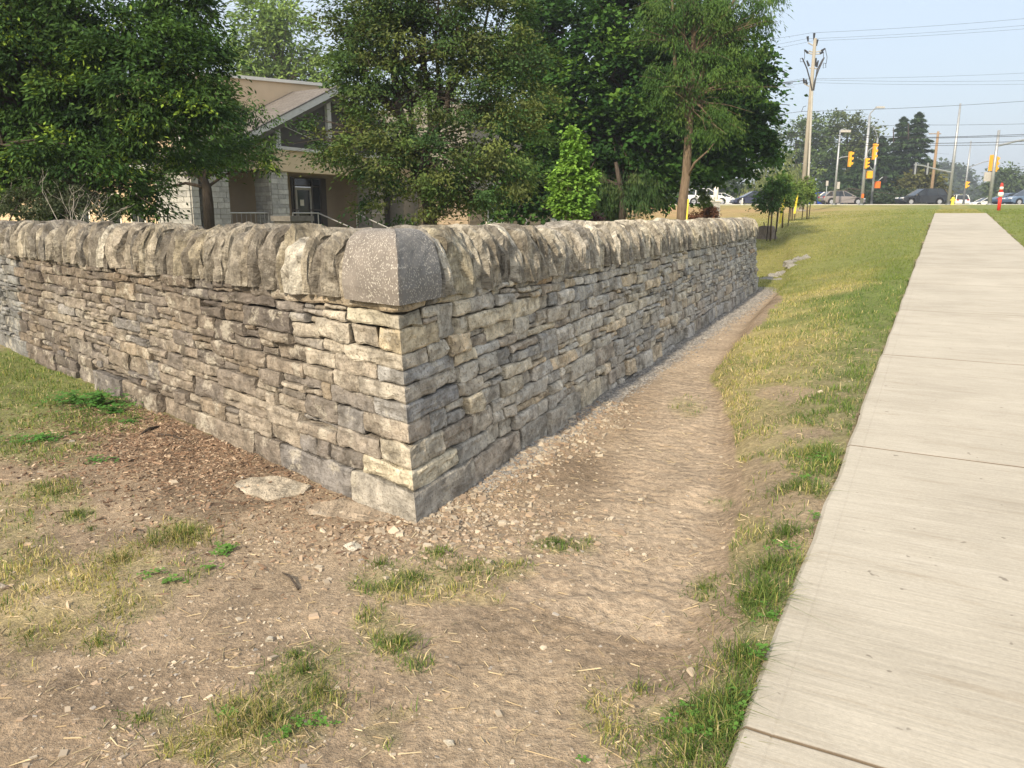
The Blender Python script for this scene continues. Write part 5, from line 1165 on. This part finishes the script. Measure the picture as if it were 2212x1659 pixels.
def car(name, label, kind, paintm, px, Y, face, rz=0., group='cars on the road beyond the lawn'):
    L, Hh, Wd, prof_, gh = KIND[kind]; x = at(px, 463, Y).x
    root = empty(name, (x, Y, ZR), label, 'car', group, rz=(0 if face > 0 else math.pi) + R(rz))
    X = lambda f: (f - .5) * L
    pts = [(X(a), c * Hh) for a, c in prof_]; zb = .20; r = .36; xs = [X(.815), X(.185)]
    bot = []
    for xc in xs:
        bot += [(xc + (r + .04) * math.cos(t), max(zb, .33 + (r + .04) * math.sin(t))) for t in np.linspace(-.36, math.pi + .36, 11)]
    poly = pts + bot; w2 = Wd / 2
    m = MB(); m.prism([(a, -w2, c) for a, c in poly], (0, Wd, 0)); b = m.out('body', paintm, root, bevel=.07)
    for f in b.data.polygons: f.use_smooth = False
    g = [(X(a), c * Hh) for a, c in gh]; zb_, zt_ = g[0][1], Hh
    def hwid(z): return w2 * (.94 - .22 * (z - zb_) / (zt_ - zb_))
    m = MB(); n = len(g); base = len(m.v)
    for sy in (-1, 1): m.v += [(a, sy * hwid(c), c) for a, c in g]
    m.f += [list(range(n))[::-1], list(range(n, 2 * n))] + [[i, (i + 1) % n, n + (i + 1) % n, n + i] for i in range(n)]
    m.out('windows', M_CGL, root)
    m = MB(); i0, i1 = 1, 3                                # roof skin
    rp = g[1:4]; m.v += [(a, -hwid(c) - .01, c + .012) for a, c in rp] + [(a, hwid(c) + .01, c + .012) for a, c in rp] + [(a, -hwid(c) - .01, c - .07) for a, c in rp] + [(a, hwid(c) + .01, c - .07) for a, c in rp]
    k = len(rp)
    for i in range(k - 1): m.f += [[i, i + 1, k + i + 1, k + i], [i, i + 1, 2 * k + i + 1, 2 * k + i], [k + i, k + i + 1, 3 * k + i + 1, 3 * k + i]]
    m.f += [[0, k, 3 * k, 2 * k], [k - 1, 2 * k - 1, 4 * k - 1, 3 * k - 1]]; m.out('roof', paintm, root)
    m = MB()
    def pil(p0, p1, wd_):
        for sy in (-1, 1):
            m = MB(); a_ = Vector((p0[0], sy * (hwid(p0[1]) + .008), p0[1])); c_ = Vector((p1[0], sy * (hwid(p1[1]) + .008), p1[1])); m.tube([a_, c_], wd_, 4); m.out('window_pillar', paintm, root)
    pil(g[-1], g[-2], .035); pil(g[0], g[1], .07 if kind != 'sedan' else .05); mx = X(.47); pil((mx + .05, zb_), (mx - .05, Hh * .985), .03)
    pil((X(.22), zb_), (X(.24), Hh * .96), .06 if kind != 'sedan' else .02)
    for xc in xs:
        for sy in (-1, 1):
            wroot = MB().tube([(xc, sy * (w2 - .22), .34), (xc, sy * (w2 - .0), .34)], .34, 18).out('wheel', M_RUB, root)
            MB().tube([(xc, sy * (w2 - .01), .34), (xc, sy * (w2 + .012), .34)], .22, 12).out('rim', M_RIM, wroot)
    zh = Hh * .47
    for sy in (-1, 1):
        MB().box(X(.955), X(1.0) + .012, sy * w2 * .62 - .2, sy * w2 * .62 + .2, Hh * .40, Hh * .47).out('headlight', M_HL, root)
        MB().box(X(0) - .012, X(.03), sy * w2 * .72 - .16, sy * w2 * .72 + .16, Hh * .52, Hh * .60).out('taillight', M_TL, root)
        MB().box(X(.66), X(.69), sy * (w2 + .02) - .08, sy * (w2 + .02) + .08, Hh * .60, Hh * .67).out('side_mirror', paintm, root)
    return root
P_W = paint('white_paint', (.78, .78, .76)); P_G = paint('warm_grey_paint', (.25, .225, .215)); P_K = paint('black_paint', (.012, .014, .02)); P_B = paint('blue_paint', (.02, .07, .36)); P_N = paint('navy_paint', (.02, .025, .06)); P_S = paint('slate_blue_paint', (.09, .14, .22))
car('parked_car', 'white sport utility vehicle behind the tan tree trunk', 'suv', P_W, 1523, 84, 1)
car('parked_car', 'white car whose front pokes out right of the stone pillar', 'sedan', P_W, 1556, 92, 1)
car('parked_car', 'dark navy car half hidden by the maple and sapling leaves', 'hatch', P_N, 1622, 85, -1)
car('parked_car', 'bright blue car just left of the grey hatchback', 'hatch', P_B, 1776, 90, 1)
car('parked_car', 'grey hatchback facing right left of the thick signal pole', 'hatch', P_G, 1815, 84, 1)
car('parked_car', 'black sport utility vehicle facing left below the spruces', 'suv', P_K, 1986, 84, -1)
car('parked_car', 'distant white vehicle seen from behind beside the yellow bollard', 'suv', P_W, 2060, 112, 1, 84)
car('parked_car', 'low white car between the two right-hand signal poles', 'sedan', P_W, 2126, 118, -1)
car('parked_car', 'slate blue car just right of the red and white marker', 'sedan', P_S, 2186, 92, 1)
car('parked_car', 'slate blue sport utility vehicle cut off by the right edge', 'suv', P_S, 2216, 86, -1)

M_GALV = plain('galvanised_steel', (.34, .355, .365), .45, metal=.5, spec=.5); M_CPOLE = plain('concrete_pole', (.29, .265, .22), .9, var=.1, scale=3); M_WOOD = bark_mat('pole_wood', (.20, .135, .085), (.36, .26, .17))
M_SIG = plain('signal_yellow', (.80, .36, .015), .5, var=.06); M_LENS = plain('unlit_lens', (.03, .025, .02), .25); M_ORG = plain('signal_orange', (.75, .16, .02), .5); M_WIRE = plain('cable', (.03, .03, .035), .6); M_GRY = plain('sign_back', (.40, .38, .35), .6)
def zc(zx, zy, Y): return at(1607.2 + .27345 * zx, 69.1 + .27345 * zy, Y)
def head(parent, c, rz, h=1.05, w_=.36, n=3, mat=None, back=False):
    mat = mat or M_SIG
    Mx = Matrix.Translation(c) @ Matrix.Rotation(R(rz), 4, 'Z')
    hd = MB().box(-.10, .10, -w_ / 2, w_ / 2, -h / 2, h / 2, Mx).out('signal_head', mat, parent, bevel=.02)
    for k in range(n):
        z = h / 2 - (k + .5) * h / n; r = min(w_ * .42, h / n * .40)
        MB().tube([Mx @ Vector((.10, 0, z)), Mx @ Vector((.13, 0, z))], r * .9, 10).out('lens', M_LENS, hd)
        v = MB(); b0 = 0
        for i in range(8):
            t = R(-20) + i / 7 * R(220); cs, sn = math.cos(t) * r * 1.05, math.sin(t) * r * 1.05
            for xx in (.09, .36 - .10 * (1 - math.sin(max(t, 0))) ): v.v.append(tuple(Mx @ Vector((xx, cs, z + sn))))
        v.f += [[2*i, 2*i+1, 2*i+3, 2*i+2] for i in range(7)]; v.out('visor', mat, hd)
    return hd
def pole(name, label, cat, foot, top, r0, r1, mat, group=None):
    b = Vector((foot.x, foot.y, gz(foot.x, foot.y))); t = Vector((foot.x, foot.y, top.z)); root = empty(name, tuple(b), label, cat, group, world=True)
    MB().tube([b, b.lerp(t, .5), t], [r0, (r0 + r1) / 2, r1], 10).out('pole', mat, root, smooth=True)
    MB().tube([b, b + Vector((0, 0, .12))], r0 * 1.7, 8).out('base_plate', mat, root); return root, b, t
GS = 'traffic signal poles at the junction'
# A: lamp pole with one signal
Y = 80.; r_, b, t = pole('signal_pole', 'street light pole with a single yellow signal behind the grey hatchback', 'traffic signal', zc(715, 1300, Y), zc(765, 775, Y), .12, .08, M_GALV, GS)
MB().tube([t, t + Vector((.4, 0, .12)), zc(815, 775, Y)], .05, 6).out('lamp_arm', M_GALV, r_); c = zc(800, 785, Y); MB().box(c.x - .5, c.x + .5, Y - .15, Y + .15, c.z - .10, c.z + .12).out('luminaire', M_GRY, r_)
p = Vector((b.x, Y, zc(745, 1005, Y).z)); q = zc(770, 990, Y); e = zc(822, 983, Y); MB().tube([p, q, e], .05, 6).out('signal_arm', M_GALV, r_); head(r_, zc(836, 1005, Y), 0, 1.45, .42)
MB().box(b.x + .1, b.x + .35, Y - .2, Y, b.z + 1.6, b.z + 2.3).out('control_box', M_GRY, r_)
# B: thick pole
Y = 80.2; r_, b, t = pole('signal_pole', 'tallest steel pole left of the spruces with a swept street light arm', 'traffic signal', zc(925, 1378, Y), zc(985, 660, Y), .17, .12, M_GALV, GS)
t = Vector((b.x, Y, zc(985, 660, Y).z)); MB().tube([t, zc(1000, 640, Y), zc(1045, 595, Y), zc(1075, 596, Y)], [.08, .07, .06, .05], 6).out('lamp_arm', M_GALV, r_); c = zc(1075, 596, Y); MB().box(c.x - .4, c.x + .4, Y - .15, Y + .15, c.z - .08, c.z + .08).out('luminaire', M_GRY, r_)
MB().tube([Vector((b.x, Y, zc(0, 975, Y).z)), zc(985, 935, Y), zc(1015, 912, Y)], .05, 6).out('signal_arm', M_GALV, r_); head(r_, zc(1028, 945, Y), 0, 1.55, .45)
head(r_, zc(964, 1038, Y - .3), -10, 1.0, .36); MB().tube([Vector((b.x, Y, zc(0, 1095, Y).z)), zc(1010, 1096, Y)], .04, 5).out('bracket', M_GALV, r_); MB().tube([Vector((b.x, Y, zc(0, 1160, Y).z)), zc(1005, 1158, Y)], .04, 5).out('bracket', M_GALV, r_)
c = zc(989, 1128, Y); MB().box(c.x - .28, c.x + .28, Y - .2, Y + .1, c.z - .36, c.z + .36).out('pedestrian_signal', M_SIG, r_, bevel=.03); c = zc(938, 1295, Y - .25); MB().box(c.x - .1, c.x + .1, Y - .3, Y - .16, c.z - .2, c.z + .2).out('push_button', M_ORG, r_)
# C: pole just behind to the right
Y = 83.; r_, b, t = pole('signal_pole', 'thinner signal pole with bent lamp arm close right of the tallest one', 'traffic signal', zc(1003, 1378, Y), zc(1048, 840, Y), .13, .09, M_GALV, GS)
MB().tube([t, zc(1045, 800, Y), zc(1030, 755, Y), zc(1003, 748, Y)], .05, 6).out('lamp_arm', M_GALV, r_); MB().tube([Vector((b.x, Y, zc(0, 1105, Y).z)), zc(985, 1052, Y)], .05, 5).out('signal_arm', M_GALV, r_)
for zy in (1188, 1232): MB().tube([Vector((b.x, Y, zc(0, zy, Y).z)), zc(1060, zy, Y)], .035, 5).out('bracket', M_GALV, r_)
c = zc(1052, 1208, Y); MB().box(c.x - .26, c.x + .26, Y - .2, Y + .1, c.z - .34, c.z + .34).out('pedestrian_signal', M_ORG, r_, bevel=.03)
MB().tube([zc(1035, 1200, Y), zc(1095, 1145, Y)], .04, 5).out('signal_arm', M_GALV, r_); head(r_, zc(1112, 1165, Y), 30, .7, .3, 2, M_BLACK)
# D: tall leaning arm pole
Y = 80.; r_, b, t = pole('signal_pole', 'very tall thin steel mast with a long arm reaching left towards the spruces', 'traffic signal', zc(1612, 1385, Y), zc(1698, 565, Y), .19, .09, M_GALV, GS)
MB().tube([Vector((b.x, Y, zc(0, 1112, Y).z)), zc(1500, 1080, Y), zc(1410, 1055, Y), zc(1345, 1048, Y)], [.10, .08, .07, .06], 6).out('mast_arm', M_GALV, r_)
for zx, zy in ((1352, 1080), (1448, 1082)): head(r_, zc(zx, zy, Y + .2), 90, 1.05, .36, 3, M_BLACK); c = zc(zx, zy, Y); MB().box(c.x - .06, c.x + .06, Y - .1, Y + .05, c.z - .55, c.z + .6).out('bracket', M_GALV, r_)
# E
Y = 92.; r_, b, t = pole('signal_pole', 'slim pole with an upswept arm to a yellow signal near the right', 'traffic signal', zc(1729, 1385, Y), zc(1789, 860, Y), .13, .07, M_GALV, GS)
MB().tube([Vector((b.x, Y, zc(0, 1075, Y).z)), zc(1830, 1050, Y), zc(1890, 1028, Y), zc(1935, 1020, Y)], .05, 6).out('signal_arm', M_GALV, r_); head(r_, zc(1755, 1208, Y), -20, .75, .45, 2)
head(r_, zc(1955, 1035, Y), 20, 1.8, .5); 
# F
Y = 74.; r_, b, t = pole('signal_pole', 'rightmost signal pole with an arm reaching out of the frame', 'traffic signal', zc(1934, 1390, Y), zc(1999, 775, Y), .17, .12, M_GALV, GS)
MB().tube([Vector((b.x, Y, zc(0, 900, Y).z)), zc(2060, 885, Y), zc(2150, 862, Y), zc(2330, 830, Y)], [.10, .10, .09, .07], 8).out('mast_arm', M_GALV, r_); head(r_, zc(1985, 1045, Y + .3), 15, 1.35, .42)
c = zc(1950, 1142, Y); MB().box(c.x - .5, c.x + .35, Y + .2, Y + .26, c.z - .42, c.z + .42).out('sign_back', M_GRY, r_)
# street sign seen edge on from behind
Y = 79.; r_, b, t = pole('street_sign', 'narrow grey sign on a thin post in front of the grey hatchback', 'sign', zc(640, 1380, Y), zc(655, 1190, Y), .035, .03, M_GALV); MB().box(b.x - .12, b.x + .12, Y - .04, Y - .02, t.z - .3, t.z + .18).out('sign_plate', M_GRY, r_)
for zx, Y_, lab in ((-515 + 0, 0, ''),): pass
for px, py0, Y, lab in ((1520, 412, 74., 'thin steel sign post right of the white sport utility vehicle'), (1526, 408, 75., 'second thin steel post close behind the stone pillar')):
    r_, b, t = pole('sign_post', lab, 'post', at(px, 445, Y), at(px, py0, Y), .05, .05, M_GALV)
# concrete utility pole with riser cables
Y = 58.; r_, b, t = pole('utility_pole', 'tall concrete utility pole carrying insulators and drooping cables', 'utility pole', zc(455, 1400, Y), zc(535, 50, Y), .18, .11, M_CPOLE)
def up(zx, zy): return zc(zx, zy, Y)
def ax(zy): return Vector((b.x, Y, zc(0, zy, Y).z))
xo = b.x - zc(497, 800, Y).x
def L_(zx, zy, zref=None):
    """point beside the pole: keeps the sideways distance from the pole axis"""
    axis_zx = 455 + (1400 - zy) * (80 / 1350); return Vector((b.x + (zx - axis_zx) * .27345 / 1700 * Y, Y, zc(0, zy, Y).z))
MB().tube([L_(490, 1380) + Vector((.0, -.2, 0)), L_(512, 470) + Vector((0, -.2, 0))], .075, 8).out('cable_riser', plain('riser_pipe', (.38, .365, .33), .7), r_)
ins = [((525, 60), (528, 10)), ((482, 75), (478, 35)), ((545, 110), (552, 60)), ((455, 140), (482, 165)), ((612, 130), (585, 150)), ((600, 160), (572, 170)), ((475, 225), (492, 270)), ((545, 205), (540, 265)), ((562, 225), (548, 275)), ((452, 365), (458, 405)), ((470, 375), (478, 415))]
for a_, c_ in ins: MB().tube([L_(*a_), L_(*c_)], [.05, .09], 6).out('insulator', M_BLACK, r_)
for pts in ([(482, 85), (518, 105)], [(482, 165), (520, 175), (575, 172)], [(490, 150), (525, 160), (580, 150)], [(458, 408), (495, 430)], [(495, 285), (560, 290)]): MB().tube([L_(*p) for p in pts], .045, 5).out('crossarm', M_GRY, r_)
for pts in ([(435, 210), (470, 290), (495, 380), (512, 465)], [(600, 205), (560, 300), (530, 390), (520, 465)], [(590, 215), (548, 300), (525, 465)]): MB().tube([L_(*p) + Vector((0, -.15, 0)) for p in pts], .045, 5).out('cable', M_BLACK, r_)
for pts in ([(455, 140), (458, 200), (450, 235), (425, 235), (425, 210), (445, 205)], [(612, 130), (628, 200), (622, 250), (600, 245)], [(600, 165), (600, 210)], [(600, 250), (600, 285), (620, 280), (618, 245)], [(440, 630), (455, 590), (475, 585)]): MB().tube([L_(*p) for p in pts], .02, 4).out('jumper_wire', M_WIRE, r_)
MB().tube([b + Vector((-.45, 0, -.1)), b + Vector((-.45, 0, 1.6))], .17, 8).out('stub', M_CPOLE, r_)
# wood pole
Y = 105.; r_, b, t = pole('utility_pole', 'distant brown wooden utility pole right of the spruces', 'utility pole', zc(1478, 1280, Y), zc(1513, 785, Y), .22, .15, M_WOOD); MB().tube([t + Vector((-1.2, 0, -.3)), t + Vector((.4, 0, -.3))], .06, 5).out('crossarm', M_WOOD, r_)
# wires
def wire(label, pts, r=.022):
    P = [at(px, py, Y) for px, py, Y in pts]; Q = []
    for a_, c_ in zip(P[:-1], P[1:]):
        n = 12; ln = (c_ - a_).length
        for k in range(n): t = k / n; Q.append(a_.lerp(c_, t) + Vector((0, 0, -.0009 * ln * ln * 4 * t * (1 - t) * .35)))
    Q.append(P[-1]); o = MB().tube(Q, r * .78, 4).out('power_line', M_WIRE); tag(o, label, 'wire', 'overhead wires')
wire('topmost thin wire running from the pole tip to the right', [(1560, 95, 75), (1752, 71, 58), (2300, 32, 60)], .010)
wire('second thin wire from the top of the sky', [(1560, 112, 75), (1740, 84, 58), (2300, 47, 60)], .009)
wire('thin wire passing just under the pole top', [(1560, 122, 75), (1757, 88, 58), (2300, 55, 60)], .009)
wire('upper faint wire of the middle pair right of the pole', [(1560, 196, 75), (1732, 170, 58), (2300, 153, 60)], .009)
wire('second faint wire of the middle group', [(1560, 200, 75), (1740, 172, 58), (2300, 172, 60)], .009)
wire('third faint wire of the middle group', [(1560, 206, 75), (1740, 178, 58), (2300, 180, 60)], .009)
wire('dark single cable sagging across at the height of the tall mast top', [(1560, 254, 75), (1730, 241, 58), (2300, 212, 60)], .016)
wire('pale wire level with the spruce tops', [(1560, 282, 90), (1703, 274, 80), (1976, 270, 80), (2300, 265, 80)], .018)
wire('upper of the heavy black cables crossing below the spruce tip', [(1560, 296, 75), (1722, 286, 58), (1985, 297, 60), (2300, 286, 62)], .024)
wire('second heavy black cable crossing the signal masts', [(1560, 303, 75), (1722, 293, 58), (1985, 298.5, 60), (2300, 290, 62)], .024)
wire('third heavy black cable crossing the signal masts', [(1560, 318, 75), (1720, 306, 58), (1985, 310, 60), (2300, 302, 62)], .024)
wire('lowest heavy black cable crossing the signal masts', [(1560, 326, 75), (1720, 312, 58), (1985, 314.5, 60), (2300, 309, 62)], .020)
wire('faint short wire beside the wooden pole', [(1960, 322, 110), (2011, 329, 105), (2050, 333, 112)], .015)
# marker post: red tube topped with a cone
Y = 43.; p = zc(2012, 1400, Y); zb = gz(p.x, p.y); zt = zc(2028, 1192, Y).z; Hm = zt - zb; M_RED = plain('marker_red', (.72, .035, .02), .5, var=.05)
r_ = empty('marker_post', (p.x, p.y, zb), 'red utility marker post with white bands standing on the crest of the walk', 'marker post', world=True); v = Vector((p.x, p.y, zb))
MB().tube([v, v + Vector((0, 0, Hm * .56))], .085, 12).out('post', M_RED, r_, smooth=True); MB().tube([v + Vector((0, 0, Hm * .50)), v + Vector((0, 0, Hm * .66))], .135, 12).out('collar', M_WHITE, r_, smooth=True)
MB().tube([v + Vector((0, 0, Hm * .64)), v + Vector((0, 0, Hm * .96)), v + Vector((0, 0, Hm))], [.115, .06, .03], 12).out('cone', M_RED, r_, smooth=True); MB().tube([v + Vector((0, 0, Hm * .76)), v + Vector((0, 0, Hm * .86))], [.105, .088], 12).out('white_band', M_WHITE, r_, smooth=True)
# bollard, pillar, stump, small posts
Y = 79.; p = zc(1643, 1390, Y); zb = gz(p.x, p.y); r_ = empty('fire_hydrant', (p.x, p.y, zb), 'small yellow hydrant at the foot of the tall mast', 'hydrant', world=True); v = Vector((p.x, p.y, zb))
MB().tube([v, v + Vector((0, 0, .15)), v + Vector((0, 0, .55)), v + Vector((0, 0, .7)), v + Vector((0, 0, .8))], [.2, .14, .14, .16, .05], 10).out('barrel', M_YEL, r_); MB().tube([v + Vector((-.25, 0, .5)), v + Vector((.25, 0, .5))], .07, 8).out('nozzle', M_YEL, r_)
Y = 42.; p = at(1541, 463, Y); zb = gz(p.x, p.y) - .1; k = Y / 1700; r_ = empty('gate_pillar', (p.x, p.y, zb), 'square pale grey stone pillar with a flat cap beside the rust shrub', 'pillar', world=True)
zt = at(1541, 431, Y).z; w_ = 22 * k / 2; nc = 9
for i in range(nc): z0 = zb + (zt - .1 - zb) * i / nc; z1 = zb + (zt - .1 - zb) * (i + 1) / nc; MB().box(p.x - w_ + .01 * (i % 2), p.x + w_ - .01 * (i % 2), Y - w_, Y + w_, z0, z1 - .012).out('course', M_ASH, r_)
MB().box(p.x - w_ - .06, p.x + w_ + .06, Y - w_ - .06, Y + w_ + .06, zt - .11, zt).out('cap', M_WHITE, r_)
r_, b, t = pole('white_post', 'thick white post rising behind the stone pillar', 'post', at(1545, 445, 74.), at(1547, 391, 74.), .22, .22, M_WHITE)
r_, b, t = pole('marker_stake', 'short pale marker stake at the roadside between white and navy cars', 'post', at(1603, 445, 80.), at(1603, 428, 80.), .06, .06, M_WHITE)
Y = 30.; c = at(1655, 514, Y); zb = gz(c.x, c.y); r_ = empty('tree_stump', (c.x, c.y, zb), 'weathered grey tree stump on the lawn past the wall end', 'tree stump', world=True)
V, F = [], []; n = 20
for j, (f, rf) in enumerate(((-.1, 1.25), (.08, 1.15), (.3, 1.0), (.7, .9), (1., .86), (1.01, .5), (1.0, .01))):
    for q in range(n):
        t = 2 * math.pi * q / n; rr_ = .34 * rf * (1 + .10 * math.sin(5 * t + 1) * (1.3 - f) + .04 * math.sin(11 * t)); V.append((c.x + rr_ * math.cos(t), c.y + rr_ * math.sin(t), zb + f * .46 + .03 * math.sin(2 * t) * (f > .8)))
F = [[j * n + q, j * n + (q + 1) % n, (j + 1) * n + (q + 1) % n, (j + 1) * n + q] for j in range(6) for q in range(n)]
mk('trunk', V, F, bark_mat('weathered_stump', (.12, .095, .075), (.30, .25, .20)), r_)
MB().tube([(c.x - .1, c.y, zb + .45), (c.x - .13, c.y, zb + .62)], .02, 5).out('shoot', M_BARK, r_)
for px, Y, lab in ((1590, 27., 'slim yellow stake leaning by the tan trunk'),):
    pass
a_ = at(1480, 470, 21.5); a_.z = gz(a_.x, a_.y); m = MB().tube([a_, at(1487, 430, 21.5)], .025, 5).out('stake', M_YEL); tag(m, 'thin yellow stake leaning beside the tan tree trunk', 'stake')
# ------------------------------------------------------------------ summer haze
hz = MB().box(-700, 900, -60, 1100, -1.6, 40).out('haze', None); hz['kind'] = 'stuff'
hm_ = bpy.data.materials.new('haze'); hm_.use_nodes = True; t = hm_.node_tree; t.nodes.remove(t.nodes['Principled BSDF'])
pv = t.nodes.new('ShaderNodeVolumePrincipled'); pv.inputs['Color'].default_value = (.80, .87, .96, 1); pv.inputs['Density'].default_value = .0009; pv.inputs['Anisotropy'].default_value = .2
t.links.new(pv.outputs[0], t.nodes['Material Output'].inputs['Volume']); hz.data.materials.clear(); hz.data.materials.append(hm_)
